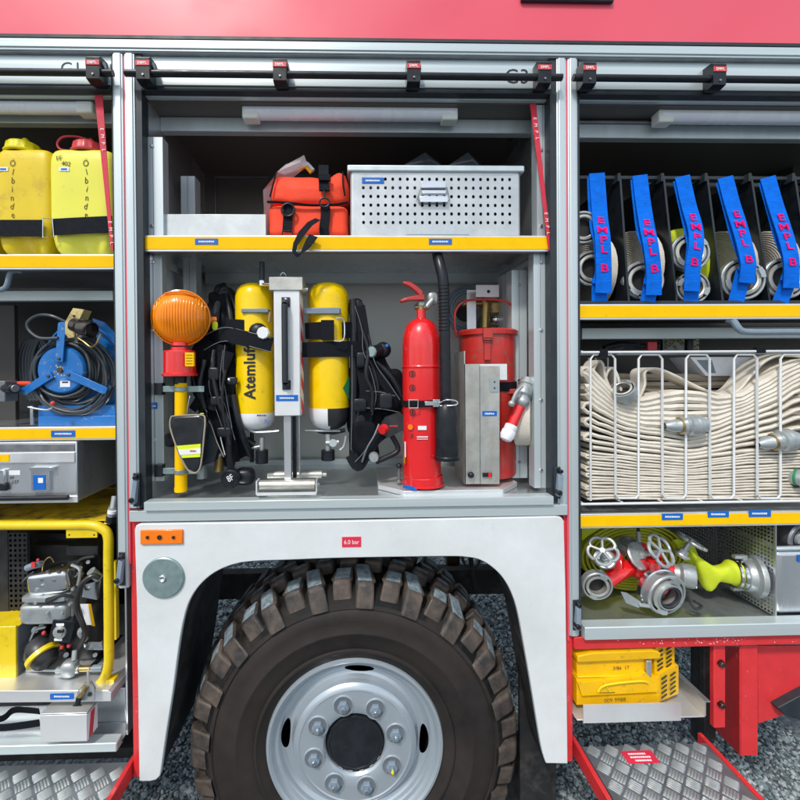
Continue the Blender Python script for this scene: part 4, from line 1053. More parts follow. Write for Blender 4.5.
# ============================================================ MIDDLE COMPARTMENT, upper shelf
b = MB('box_sheet'); b.px(164, 214, 266, 236, .06, .066); b.px(164, 214, 168, 236, .066, .4); solo('shelf_tray', b, 'low plain white metal tray side on the shelf left of the orange bag', 'tray', bev=.002)
Yb = .06
t = thing('equipment_bag', 'orange fabric bag with black zip and hanging black straps', 'bag', at(307, 237, Yb + .1))
c = at(307, 221, Yb + .11); 
b = MB('orange_fabric')
lo = at(307, 220.0, Yb); b.soft(V(at(307.5, 220, Yb).x, Yb + .13, (at(307, 204, Yb).z + at(307, 236.5, Yb).z) / 2), (81 * sc(Yb), .26, 32.5 * sc(Yb)), 9, 12, nz=.006, nsc=9)
part('lower_pocket', b, t, ang=80)
b = MB('orange_fabric')
def topfn(p):
    q = p.copy()
    if p.z > 0:
        f = p.z
        # raised corners right, sagging middle
        q.z += f * (.30 * math.exp(-((p.x - .86) / .16) ** 2) - .18 * math.exp(-((p.x - .35) / .3) ** 2) - .05 * math.exp(-((p.x + .3) / .5) ** 2))
        q.x *= 1 - .06 * f; q.y = p.y * (1 - .25 * f)
    if p.x < 0: q.x *= 1 - .10 * max(0, p.z) 
    return q
zt, zb_ = at(307, 170, Yb).z, at(307, 203, Yb).z
b.soft(V(at(308.5, 187, Yb).x, Yb + .125, (zt + zb_) / 2), (78 * sc(Yb), .24, (zt - zb_)), 7, 20, fn=topfn, nz=.012, nsc=11); part('flap', b, t, ang=80)
b = MB('black_fabric'); b.tube([at(267.5, 202, Yb), at(275, 202, Yb - .010), at(290, 203, Yb - .012), at(310, 205, Yb - .012), at(330, 205, Yb - .011), at(345, 203, Yb), at(347, 202.5, Yb + .04)], .0048, 8, 4)
b.tube([at(270, 197, Yb + .01), at(273, 185, Yb + .005), at(276, 173, Yb + .02)], .003, 8, 4); b.tube([at(345, 196, Yb + .01), at(343, 183, Yb + .0), at(343, 172, Yb + .02)], .003, 8, 4); part('zip', b, t)
b = MB('black_webbing')
b.strap([(323.5, 165), (323.5, 176), (324, 190)], 10, [Yb + .02, Yb - .005, Yb - .014]); b.px(318.5, 174, 330, 180, Yb - .020, Yb - .008); b.px(319, 185, 329.5, 190, Yb - .024, Yb - .012)
b.strap([(325, 204), (325.5, 215), (324, 228), (325, 236)], 9.5, [Yb - .014, Yb - .014, Yb - .012, Yb - .006])
b.strap([(288, 203), (288, 215), (287, 232)], 9.5, Yb - .012)
part('strap', b, t)
b = MB('black_plastic')
b.tube([at(x, y, Yb - .018) for x, y in [(288 + 6.3 * math.cos(k * .785), 210 + 6.3 * math.sin(k * .785)) for k in range(8)]], .0042, 8, 3, closed=True)
b.tube([at(324, 190, Yb - .02), at(324.5, 198, Yb - .022)], .0035, 8, 0); b.tube([at(x, y, Yb - .022) for x, y in [(324.5 + 5 * math.cos(k * .785), 202.5 + 4.5 * math.sin(k * .785)) for k in range(8)]], .0035, 8, 3, closed=True)
b.tube([at(281.5, 238, Yb - .01), at(282.5, 231, Yb - .016), at(292, 231, Yb - .016), at(293.5, 238, Yb - .01)], .0026, 8, 0); part('buckle', b, t)
b = MB('black_webbing')
b.strip([(at(x - w / 2, y, Y_), at(x + w / 2, y + dy, Y_ - .004)) for x, y, w, dy, Y_ in [(318, 218, 5, 2, Yb - .03), (310, 222, 5, 3, Yb - .04), (301, 232, 5, 4, Yb - .055), (295.5, 243, 4.5, 2, Yb - .062), (294, 251, 4, 0, Yb - .066), (296.5, 256.5, 3, -3, Yb - .068), (300, 257, 4, -4, Yb - .07), (305, 250, 7, -1, Yb - .068), (310, 240, 8.5, 2, Yb - .064), (313.5, 234, 8.5, 3, Yb - .058)]], .003)
part('hanging_strap', b, t, ang=60)
b = MB('clear_plastic')
P = [[(262, 238 - 4), (264, 210), (263, 190), (270, 182), (277, 172)], [(268, 236), (270, 207), (274, 184), (284, 166), (300, 162)], [(274, 200), (280, 178), (290, 168), (300, 158), (304, 155)], [(290, 180), (300, 172), (306, 168), (308, 166), (306, 160)]]
g = [[at(x, y, Yb + .01 + .03 * i + .012 * ((i + j) % 2)) for j, (x, y) in enumerate(r)] for i, r in enumerate(P)]
vs = [p for r in g for p in r]; b.quadfaces(vs, [(i * 5 + j, i * 5 + j + 1, i * 5 + j + 6, i * 5 + j + 5) for i in range(3) for j in range(4)])
b.prism([at(x, y, Yb + .09) for x, y in [(277, 172), (286, 164), (298, 162), (304, 155), (308, 165), (298, 170), (284, 174)]], V(0, .01, 0))
o = solo('plastic_bag', b, 'clear crumpled plastic bag tucked behind the orange bag', 'plastic bag', ang=20)
b = MB('white_sticker'); b.tube([at(296, 168, Yb + .13), at(305, 163.5, Yb + .12), at(313, 171, Yb + .12)], .010, 10, 5); b.m('yellow_strip'); b.tube([at(298, 171, Yb + .10), at(305, 167, Yb + .10), at(311, 173, Yb + .10)], .006, 10, 5); solo('tape_roll', b, 'white and yellow tape roll peeking out above the orange bag', 'tape')

# perforated aluminium box
Yp = .05
t = thing('perforated_box', 'white perforated aluminium box with lid rim and carrying handle', 'box', at(437, 237, Yp))
b = MB('box_sheet'); A, B_ = at(350, 172, Yp), at(521, 235.5, Yp)
X0_, X1_, Z1_, Z0_ = A.x, B_.x, A.z, B_.z
ins = .035
b.bx(X0_ + .012, X0_ + ins, Yp, Yp + .004, Z0_, Z1_); b.bx(X1_ - ins * .8, X1_ - .012, Yp, Yp + .004, Z0_, Z1_)
hA, hB = at(362, 174.6, Yp), at(511.8, 227, Yp)
cols = 21; rowsn = 6
b.bx(X0_ + ins, X1_ - ins * .8, Yp, Yp + .004, hA.z, Z1_); b.bx(X0_ + ins, X1_ - ins * .8, Yp, Yp + .004, Z0_, hB.z)
xa_, xb_ = X0_ + ins, X1_ - ins * .8
b.perf(lambda u, v: V(xa_ + (xb_ - xa_) * u, Yp + .0005, hA.z + (hB.z - hA.z) * v), cols, rowsn, .42)
for x in (X0_ + .012, X1_ - .012):
    b.lathe([(.012, 0), (.012, Z1_ - Z0_)], (x, Yp + .012, Z0_), (0, 0, 1), 16)
b.bx(X0_, X0_ + .003, Yp + .012, Yp + .38, Z0_, Z1_); b.bx(X1_ - .003, X1_, Yp + .012, Yp + .38, Z0_, Z1_); b.bx(X0_, X1_, Yp + .37, Yp + .374, Z0_, Z1_); b.bx(X0_, X1_, Yp + .01, Yp + .37, Z0_, Z0_ + .003)
b.m('bore_dark'); b.bx(X0_ + .02, X1_ - .02, Yp + .05, Yp + .3, Z0_ + .01, Z1_ - .03)
part('box_body', b, t)
b = MB('anodised'); b.bx(X0_ - .010, X1_ + .012, Yp - .008, Yp + .004, Z1_, Z1_ + .024); b.bx(X0_ - .010, X0_ + .002, Yp + .004, Yp + .38, Z1_, Z1_ + .024); b.bx(X1_ - .0, X1_ + .012, Yp + .004, Yp + .38, Z1_, Z1_ + .024); b.bx(X0_ - .01, X1_ + .012, Yp + .37, Yp + .382, Z1_, Z1_ + .024); part('rim', b, t, bev=.005, seg=3)
b = MB('polished'); b.px(421.5, 181, 446, 188.5, Yp - .008, Yp); b.m('steel_dark'); b.tube([at(420, 201, Yp - .01), at(417.5, 199, Yp - .01), at(420.5, 188, Yp - .01), at(447, 188, Yp - .01), at(449.5, 199, Yp - .01), at(447.5, 201, Yp - .01)], .0028, 8, 0)
b.m('polished'); b.px(420, 196, 448, 202, Yp - .016, Yp - .004); b.px(422, 190, 446, 193.5, Yp - .006, Yp); part('handle', b, t, bev=.0015)
b = MB('blue_sticker'); b.px(362, 177.5, 384, 183, Yp - .0025, Yp - .001); b.smallprint(373, 180.4, 15, 1.6, Yp - .003, 'white_ink'); part('label_sticker', b, t)
for (x0, xp, x1, yp, lab) in ((402, 425, 441, 152, 'left of two dark folded cloth bags inside the perforated white box'), (447, 468, 480, 152, 'right of two dark folded cloth bags inside the perforated white box')):
    b = MB('black_rubber')
    vs = [at(x0, 166, .12), at(xp, yp, .15), at(x1, 166, .12), at(x0 + 8, 166, .26), at(xp + 2, yp + 3, .27), at(x1 + 3, 166, .26), at(x0, 175, .12), at(x1, 175, .12), at(x0 + 8, 175, .26), at(x1 + 3, 175, .26), at(xp + 6, 160, .11)]
    b.quadfaces(vs, [(0, 10, 1), (10, 2, 1), (0, 2, 10), (1, 2, 5, 4), (0, 1, 4, 3), (3, 4, 5), (0, 6, 7, 2), (3, 0, 6, 8), (2, 7, 9, 5)])
    solo('cloth_bag', b, lab, 'bag', group='dark cloth bags in the perforated box', bev=.004, ang=20)

b = MB('blue_grey'); b.px(406, 234, 469, 237, .03, .045); solo('flat_bar', b, 'thin dark flat bar lying on the shelf in front of the perforated box', 'bar', bev=.002)
# ============================================================ MIDDLE COMPARTMENT, lower floor
# amber warning lamp on a yellow pole
Yl = .05
base = at(181, 491, Yl); t = thing('warning_lamp', 'amber warning lamp with red base on a yellow pole', 'warning lamp', base)
c = at(181, 318, Yl)
b = MB('amber_lens'); 
Mx = Matrix.Rotation(rad(8), 3, 'Z')
prof = []
rl = 27 * sc(Yl - .02)
b.lathe([(0, -.045), (rl * .25, -.044), (rl * .55, -.038), (rl * .8, -.028), (rl * .95, -.012), (rl, 0), (rl, .014), (rl * .95, .024), (rl * .7, .045), (rl * .4, .055), (0, .058)], c, Mx @ V(0, 1, 0), 48)
for k in range(-9, 10):
    x = k * rl * .098; h = math.sqrt(max(0, 1 - (x / rl) ** 2)) * rl * .92; pts = []
    for j in range(-6, 7):
        z = h * j / 6; rr_ = math.sqrt(x * x + z * z) / rl; y = -.045 + .038 * rr_ ** 2.6; pts.append(c + Mx @ V(x, y - .0005, z))
    b.tube(pts, .0026, 6, 0)
b.lathe([(rl * 1.0, -.004), (rl * 1.05, -.002), (rl * 1.05, .008), (rl, .010)], c, Mx @ V(0, 1, 0), 48)
lens = part('lens', b, t, ang=60)
b = MB('dark_metal'); b.mats[0] = 'orange_marker'; b.cyl(c + V(.0, .03, 0), c + V(.10, .08, .0), .014, 12)
b.tube([c + Mx @ V(-.05, -.02, .084), c + Mx @ V(0, -.03, .090), c + Mx @ V(.055, -.02, .078)], .003, 6, 4); part('lens_clip', b, t)
b = MB('orange_marker'); b.lathe([(.0, .014), (.028, .012), (.030, 0)], at(180, 346, Yl), (0, 0, 1), 24)
b.mats[0] = 'ext_red'; r0 = 15.5 * sc(Yl); h = 25 * sc(Yl); z0_ = at(180, 376, Yl)
b.lathe([(0, 0), (r0 * 1.07, 0), (r0 * 1.07, .008), (r0 * .98, .012), (r0 * .96, h * .95), (r0 * .9, h), (.03, h + .004), (.03, h + .012), (0, h + .012)], z0_, (0, 0, 1), 36)
b.m('yellow_strip'); p = at(191, 360, Yl - .055); b.bx(p.x - .018, p.x + .012, Yl - .062, Yl - .050, p.z - .022, p.z + .026); b.m('brown_ink')
for k in range(4): b.bx(p.x - .014, p.x + .008, Yl - .063, Yl - .062, p.z - .014 + k * .010, p.z - .012 + k * .010)
part('battery_base', b, t)
b = MB('black_plastic'); b.cyl(at(180, 376, Yl), at(180, 384, Yl), .022, 20); part('neck', b, t)
b = MB('cylinder_yellow'); b.mats[0] = 'yellow_strip'; b.cyl(at(181, 383, Yl), base, .0215, 24, .0215); b.cyl(base, base + V(0, 0, .014), .0228, 24); part('pole', b, t)
for y in (389, 471):
    b = MB('black_plastic'); b.px(154, y - 6, 162, y + 6, .045, .072); b.m('zinc_teal'); p = at(181, y, Yl); b.lathe([(.0235, -.007), (.0255, -.007), (.0255, .007), (.0235, .007)], p, (0, 0, 1), 20); b.px(161, y - 3, 176, y + 3, .05, .054); b.px(186, y - 3, 204, y + 3, .05, .054)
    part('pole_clamp', b, truck, bev=.001)
b = MB('blue_sticker'); b.px(147, 402.5, 157, 409, .0685, .0715); b.smallprint(152, 406, 7, 1.6, .068, 'white_ink'); part('shelf_sticker', b, truck)

# pouch hanging on the pole
Yq = .002
t = thing('mask_pouch', 'black coated pouch with yellow and silver reflective band hanging before the yellow pole', 'pouch', at(190, 472, Yq))
b = MB('black_plastic'); b.mats[0] = 'hub_black'
fr = [(171, 418), (175, 416), (200, 415), (205, 419), (204, 436), (202, 456), (200, 468), (195, 473), (188, 470), (181, 458), (174, 440), (170, 426)]
b.prism([at(x, y, Yq) for x, y in fr], V(0, .045, 0)); pb = part('pouch_body', b, t, bev=.008, seg=3)
b = MB('cream'); b.mats[0] = 'hose_beige_dark'; b.tube([at(x, y, Yq + .002) for x, y in fr], .003, 6, 3, closed=True); part('piping', b, t)
b = MB('lime_reflect'); b.quadpx([(176.5, 446), (200.5, 444), (200, 457), (182, 458)], Yq - .004, .004); b.m('white_sticker'); b.quadpx([(178, 450), (200.5, 448.2), (200.5, 453.6), (180, 455)], Yq - .005, .001); b.smallprint(193, 451, 6, 1.6, Yq - .006, 'cap_red'); part('reflective_band', b, t)
b = MB('black_fabric'); b.mats[0] = 'black_rubber'; b.prism([at(x, y, Yq + .05) for x, y in [(205, 419), (211, 424), (218, 448), (214, 462), (203, 466)]], V(0, .04, 0)); b.m('hose_beige_dark'); b.tube([at(206, 418, Yq + .045), at(211, 425, Yq + .045), at(217, 442, Yq + .045), at(224, 457, Yq + .05)], .0022, 6, 4)
b.m('black_webbing'); b.soft(at(170, 440, Yq + .04), (.04, .03, .05), 3, 4, nz=.01, nsc=30); b.m('polished'); b.tube([at(190, 396, Yq + .01), at(188, 405, Yq + .01), at(187, 415, Yq + .01)], .002, 6, 3); part('side_gusset', b, t, bev=.004)

# metal hose nozzle tips behind the pouch
for i, (x, y0, y1, lab) in enumerate(((202, 460, 478, 'grey tapered metal nozzle tip below the reflective pouch'), (219, 456, 471, 'thin bronze nozzle tip with pale blue collar right of the pouch'))):
    b = MB('cast' if i == 0 else 'brass'); b.cyl(at(x, y0, .16), at(x, y1, .16), .016, 16, .020)
    if i: b.m('lamp_tube'); b.cyl(at(x, y0 - 3, .16), at(x, y0 + 1, .16), .014, 14)
    solo('nozzle_tip', b, lab, 'nozzle')

# --- breathing apparatus sets
def cylinder(x0, x1, ytop, yyel, ybot, Y, par, split):
    xc = (x0 + x1) / 2; r = (x1 - x0) / 2 * sc(Y); zt_, zy, zb = at(xc, ytop, Y).z, at(xc, yyel, Y).z, at(xc, ybot, Y).z; X_ = at(xc, 350, Y).x
    b = MB('cylinder_yellow'); h = zt_ - zy
    b.lathe([(r, 0), (r, h - r * .75), (r * .93, h - r * .42), (r * .75, h - r * .18), (r * .45, h - r * .04), (0, h)], (X_, Y, zy), (0, 0, 1), 48); cy = part('cylinder', b, par, ang=60)
    b = MB('white_sticker'); d = zy - zb
    prof = [(r, 0), (r, -d * .15), (r * .96, -d * .45), (r * .8, -d * .75), (r * .5, -d * .93), (0, -d)]
    if split:
        b.m('engine_black')
    b.lathe(prof, (X_, Y, zy), (0, 0, 1), 48)
    if split:
        wi = len(b.mats); b.m('white_sticker')
        for f in b.bm.faces:
            if f.calc_center_median().x < X_ + .004: f.material_index = b.cur
    part('cylinder_base', b, par, ang=60)
    return X_, r, zy, zb
Yc = .16
t = thing('breathing_apparatus', 'left breathing apparatus, yellow cylinder lettered Atemluft with black harness and hoses', 'breathing apparatus', at(240, 470, Yc), 'breathing apparatus sets beside the white column')
X_, r_, zy, zb = cylinder(236.5, 274, 283.5, 412, 430, Yc, t, False)
b = MB('black_ink'); hgt = 9.3 * sc(Yc - r_)
z_start = at(250, 399, Yc - r_).z
b.text('Atemluft', lambda u, v: V(X_ + math.sin((.012 - v) / r_ + .05) * (r_ + .0018), Yc - math.cos((.012 - v) / r_ + .05) * (r_ + .0018), z_start + u * .95), hgt / .60, 'LEFT', 1.05, .028, 16)
part('lettering', b, t)
b = MB('blue_sticker'); b.tpx('IV', 267, 422, 4.5, Yc - r_ - .004, 'blue_sticker', rot=-8, sx=1); b.smallprint(262, 415.5, 10, 1.6, Yc - r_ - .004, 'black_ink'); part('inscription', b, t)
b = MB('black_rubber'); b.mats[0] = 'blue_grey'; b.px(241, 308.5, 268, 312.5, Yc - r_ - .006, Yc - r_ + .04); b.px(348 - 15, 308, 341, 314, Yc - .08, Yc - .07); part('cylinder_guard', b, t, bev=.002)
b = MB('black_webbing')
b.strap([(204, 343), (212, 336), (225, 334), (238, 337), (256, 341), (272, 345)], [16, 15, 15, 15, 15.5, 15], [.16, .12, .08, .06, .055, .06], .004)
b.strap([(207, 337), (198, 352), (196, 372), (203, 395), (212, 412)], [9, 14, 12, 11, 9], [.14, .12, .12, .13, .14], .004)
b.strap([(222, 345), (218, 362), (214, 385), (222, 410), (232, 440), (236, 462)], [10, 11, 10, 9, 8, 7], [.10, .10, .09, .10, .10, .12], .005)
b.strap([(232, 330), (230, 360), (234, 395), (238, 430)], [14, 15, 13, 10], .15, .006)
b.strap([(192, 410), (205, 392), (222, 370), (230, 352)], [8, 10, 9, 8], .10, .005)
b.strap([(210, 340), (206, 362), (208, 390), (218, 420), (226, 446)], [15, 16, 15, 13, 11], [.13, .125, .12, .12, .13], .012)
b.strap([(228, 342), (230, 372), (226, 402), (232, 436), (242, 458)], [13, 14, 14, 12, 10], [.14, .13, .13, .13, .14], .012)
b.strap([(216, 296), (212, 318), (214, 338)], [12, 14, 14], [.18, .15, .13], .012); b.strap([(205, 402), (218, 405), (232, 399)], [11, 12, 11], [.10, .085, .10], .006)
b.strap([(226, 325), (240, 325), (256, 326)], [11, 11, 10], [.10, .09, .09], .006)
part('harness_strap', b, t)
b = MB('black_plastic')
b.tube([at(222, 292, .2), at(217, 310, .18), at(215, 340, .17), at(218, 380, .17), at(225, 425, .17), at(230, 465, .18)], .022, 12, 5)
b.tube([at(223, 285, .22), at(228, 300, .18), at(232, 330, .15), at(236, 380, .16), at(240, 440, .16)], .013, 12, 5)
b.tube([at(219, 300, .2), at(222, 290, .19), at(228, 290, .19), at(236, 310, .16), at(240, 350, .15)], .009, 10, 5)
b.tube([at(214, 350, .10), at(213, 375, .08), at(220, 405, .07), at(228, 425, .07), at(229, 450, .07), at(231, 468, .08)], lambda f: .009 + .009 * max(0, f - .5), 12, 5)
b.tube([at(208, 400, .10), at(206, 410, .10), at(210, 425, .10), at(218, 440, .10)], .004, 8, 5)
b.soft(at(226, 350, .20), (.10, .06, .5), 4, 6, nz=.012, nsc=10); b.soft(at(221, 300, .22), (.06, .04, .13), 3, 5); b.soft(at(205, 385, .16), (.07, .06, .22), 3, 6, nz=.014, nsc=14)
b.m('black_fabric'); b.soft(at(212, 365, .19), (.13, .06, .30), 4, 10, nz=.03, nsc=9); b.soft(at(220, 420, .18), (.14, .08, .26), 4, 10, nz=.03, nsc=10); b.soft(at(222, 312, .2), (.09, .06, .16), 4, 8, nz=.02, nsc=12)
b.m('black_plastic'); b.tube([at(233, 395, .10), at(238, 420, .09), at(244, 440, .10), at(250, 455, .13)], .012, 10, 5); b.tube([at(205, 360, .09), at(200, 385, .08), at(205, 408, .09)], .010, 10, 5); b.tube([at(225, 370, .07), at(222, 395, .06), at(224, 420, .06), at(230, 445, .06)], .006, 8, 5)
b.soft(at(224, 432, .065), (.055, .02, .035), 6, 5); b.soft(at(217, 401, .075), (.045, .02, .035), 6, 5); b.soft(at(214, 374, .08), (.04, .02, .05), 6, 5); b.soft(at(232, 381, .085), (.04, .02, .03), 6, 5)
part('back_plate', b, t, ang=60)
b = MB('black_plastic'); p = at(231, 478, .07); b.lathe([(0, -.02), (.028, -.02), (.034, -.014), (.034, .02), (.028, .034), (0, .036)], p, V(-.1, 1, 0), 32); b.soft(at(245, 476, .12), (.075, .07, .065), 3, 6); b.lathe([(.027, -.0205), (.029, -.023), (.031, -.0205)], p, V(-.1, 1, 0), 32)
b.tpx('8F', 230, 478, 6, .048, 'white_ink', rot=30, sx=.8); part('lung_valve', b, t)
b = MB('black_plastic'); p = at(258, 331, .09); b.sph(p, .034, 20, (1, .7, .9)); b.m('white_sticker'); q = at(263, 333, .055); b.lathe([(0, -.006), (.020, -.006), (.023, 0), (.023, .012), (0, .014)], q, (0, 1, 0), 20, fn=lambda a, h: 1 + .04 * math.cos(12 * a)); b.m('brass'); b.cyl(at(270, 312, .09), at(269, 322, .09), .007, 12)
b.m('cap_red'); p = at(266, 326, .07); part('pressure_gauge', b, t)
b = MB('lime_reflect'); b.soft(at(215, 326, .10), (.022, .012, .034), 3, 4); b.soft(at(202, 414, .09), (.016, .008, .008), 3, 3); part('reflective_tag', b, t)
b = MB('grey_plastic')
for pl_ in ([(204, 336), (225, 327.5), (256, 334), (271, 338)], [(204, 350), (225, 341), (256, 348), (271, 352)], [(195, 352), (192, 372), (198, 395), (207, 412)], [(213, 350), (209, 385), (217, 412), (227, 440)], [(223, 350), (220, 385), (227, 412), (235, 440)], [(225, 345), (223, 372), (227, 400), (232, 428)]):
    b.tube([at(x, y, .052 if x > 250 else .066 + .0006 * abs(240 - x)) for x, y in pl_], .0012, 6, 5)
part('stitching', b, t)
b = MB('polished'); 
for q in ((216, 401), (229, 380)): b.sph(at(q[0], q[1], .075), .007, 10)
b.tube([at(219, 428, .07), at(221, 440, .07), at(225, 455, .07)], .004, 8, 3); b.m('cast'); b.cyl(at(262, 437, .14), at(262, 452, .14), .010, 12); b.cyl(at(252, 448, .14), at(262, 446, .14), .006, 12); b.tube([at(246, 428, .13), at(254, 432, .12), at(268, 432, .12), at(279, 431, .12)], .005, 8, 4)
b.m('black_plastic'); b.cyl(at(262, 450, .13), at(262, 463, .13), .024, 16); b.cyl(at(246, 440, .15), at(254, 445, .15), .016, 12); b.cyl(at(252, 432, .16), at(252, 462, .16), .008, 12); part('valve', b, t)

t = thing('breathing_apparatus', 'right breathing apparatus, yellow cylinder with black and white base and black harness', 'breathing apparatus', at(330, 470, Yc), 'breathing apparatus sets beside the white column')
X_, r_, zy, zb = cylinder(308.5, 349, 283, 407, 430, Yc, t, True)
b = MB('green_mark'); p = at(347.5, 388, Yc - .03); b.prism([at(343, 388, Yc - r_ * .75), at(349.5, 376, Yc - r_ * .35), at(349.5, 400, Yc - r_ * .35)], V(0, .004, 0)); part('green_mark', b, t)
b = MB('blue_grey'); b.px(303, 307.5, 340, 314, Yc - r_ - .008, Yc - r_ + .0); part('cylinder_guard', b, t, bev=.003)
b = MB('black_webbing')
b.strap([(305, 331), (318, 330.5), (334, 330)], [16, 17, 17], [.09, Yc - r_ - .002, Yc - r_ - .004]); b.strap([(342, 330), (352, 330), (360, 331)], 16, [Yc - r_ + .004, .12, .14]); b.px(321, 320, 334, 340, Yc - r_ - .014, Yc - r_ - .004)
b.strap([(301, 350), (330, 349), (360, 349), (366, 349)], [15, 15.5, 15.5, 15], [.07, Yc - r_ - .005, .11, .12], .004)
b.strap([(366, 345), (372, 365), (386, 385), (396, 400)], [8, 10, 9, 8], .12, .006); b.strap([(378, 372), (392, 388), (401, 402), (396, 416)], [6, 9, 10, 10], .15, .006)
b.strap([(372, 398), (386, 400), (398, 404), (402, 412)], [18, 17, 15, 10], [.10, .10, .11, .13], .006); b.strap([(360, 404), (372, 402)], 14, .09, .006)
b.strap([(351, 455), (358, 466), (366, 456), (376, 440), (390, 428), (400, 422)], [12, 11, 10, 10, 12, 9], [.10, .09, .09, .10, .11, .12], .008)
b.strap([(366, 425), (360, 440), (356, 458)], [8, 10, 8], .12, .006)
b.strap([(358, 306), (362, 335), (364, 365), (368, 395), (364, 425)], [14, 15, 16, 16, 13], [.13, .125, .12, .11, .115], .012)
b.strap([(372, 352), (384, 372), (394, 392), (394, 412)], [13, 15, 15, 12], [.15, .145, .14, .14], .012)
part('harness_strap', b, t)
b = MB('polished'); b.tube([at(336, 318.5, .06), at(343, 319, .065), at(344.5, 330, .066), at(343, 340.5, .065), at(334, 341, .06)], .003, 8, 3); b.m('black_ink'); part('buckle', b, t)
b = MB('black_plastic')
b.prism([at(x, y, .17) for x, y in [(351, 305), (358, 299), (364, 305), (366, 330), (370, 350), (380, 375), (384, 400), (378, 425), (368, 450), (358, 466), (350, 458), (349, 420), (351, 360)]], V(0, .03, 0))
b.tube([at(353, 300, .14), at(354, 340, .13), at(354, 400, .13), at(353, 455, .13)], .016, 10, 5); b.tube([at(360, 302, .14), at(366, 325, .14), at(365, 345, .13), at(374, 372, .12), at(378, 390, .12), at(375, 410, .12)], .009, 10, 5)
b.tube([at(368, 335, .12), at(371, 350, .11), at(368, 358, .11), at(372, 366, .11)], .006, 8, 5); b.soft(at(356, 310, .16), (.06, .05, .09), 3, 5, nz=.008, nsc=20)
b.soft(at(362, 430, .14), (.08, .05, .16), 3, 6, nz=.012, nsc=14); b.soft(at(375, 380, .17), (.09, .05, .20), 3, 6, nz=.014, nsc=12)
b.m('black_fabric'); b.soft(at(364, 400, .17), (.15, .07, .30), 4, 10, nz=.03, nsc=9); b.soft(at(388, 395, .17), (.11, .07, .20), 4, 10, nz=.025, nsc=11); b.soft(at(366, 442, .13), (.11, .06, .15), 4, 8, nz=.02, nsc=12)
b.m('black_plastic'); b.tube([at(362, 330, .10), at(368, 350, .09), at(366, 375, .08), at(372, 392, .08), at(372, 412, .08)], .008, 8, 5); b.tube([at(376, 362, .14), at(392, 378, .13), at(402, 398, .13), at(404, 415, .13)], .013, 10, 5)
b.tube([at(392, 436, .10), at(398, 450, .10), at(385, 458, .09), at(376, 462, .08)], .010, 10, 5); b.soft(at(360, 405, .09), (.05, .02, .05), 6, 5); b.soft(at(386, 401, .09), (.05, .02, .06), 6, 5); b.soft(at(361, 360, .11), (.035, .02, .06), 6, 5)
part('back_plate', b, t, ang=60)
b = MB('steel_dark'); b.tube([at(362, 462, .08), at(367, 448, .075), at(374, 436, .075), at(379, 424, .08)], .0035, 8, 5); 
b.m('grey_plastic')
for pl_ in ([(370, 345), (376, 365), (390, 385), (400, 400)], [(355, 306), (362, 330), (363, 350), (371, 372), (376, 395), (372, 415)], [(366, 391), (380, 392), (395, 396)], [(366, 408), (382, 409), (398, 412)], [(355, 462), (364, 452), (374, 436), (388, 424)], [(352, 345), (352, 400), (351, 450)]):
    b.tube([at(x, y, .085) for x, y in pl_], .0013, 6, 5)
b.m('white_ink'); b.m('brass'); b.px(362, 404, 372, 406, .115, .12); b.px(362, 408, 372, 409.5, .115, .12); part('harness_trim', b, t)
b = MB('black_plastic'); b.sph(at(383, 350, .14), .032, 20, (1, .9, 1)); b.cyl(at(372, 352.5, .10), at(380, 350, .13), .024, 20); b.m('zinc_teal'); b.lathe([(0, -.004), (.017, -.004), (.021, .0), (.022, .016)], at(371, 352, .085), (.3, 1, 0), 24, fn=lambda a, h: 1 + .03 * math.cos(14 * a)); b.m('blue_sticker'); b.sph(at(387, 346, .115), .008, 10); part('lung_valve', b, t)
b = MB('engine_black'); b.prism([at(x, y, .07) for x, y in [(381, 425), (385, 418), (400, 412), (405, 418), (404, 430), (388, 438), (382, 434)]], V(0, .035, 0)); b.smallprint(394, 426, 9, 1.6, .0685, 'tape_red'); part('motion_alarm', b, t, bev=.004)
b = MB('tape_red'); b.mats[0] = 'ext_red'; b.cyl(at(381.5, 430, .065), at(385, 428, .08), .018, 20); part('alarm_button', b, t)
b = MB('cast'); b.lathe([(0, 0), (.016, 0), (.018, .006), (.020, .02)], at(374, 458, .06), (0, 1, 0), 20); b.cyl(at(328, 434, .13), at(328, 452, .13), .011, 12); b.cyl(at(326, 443, .12), at(339, 442, .12), .009, 12); b.cyl(at(333, 443, .105), at(333, 443, .13), .015, 14); b.tube([at(305, 430.5, .12), at(322, 431, .12), at(340, 431, .13)], .004, 8, 3); b.tube([at(346, 436, .1), at(344, 446, .1), at(340, 450, .1)], .005, 8, 4)
b.m('black_plastic'); b.cyl(at(328, 450, .13), at(328, 460, .13), .026, 18); b.tube([at(318, 431, .14), at(330, 433, .14), at(345, 430, .14)], .008, 8, 4); part('valve', b, t)

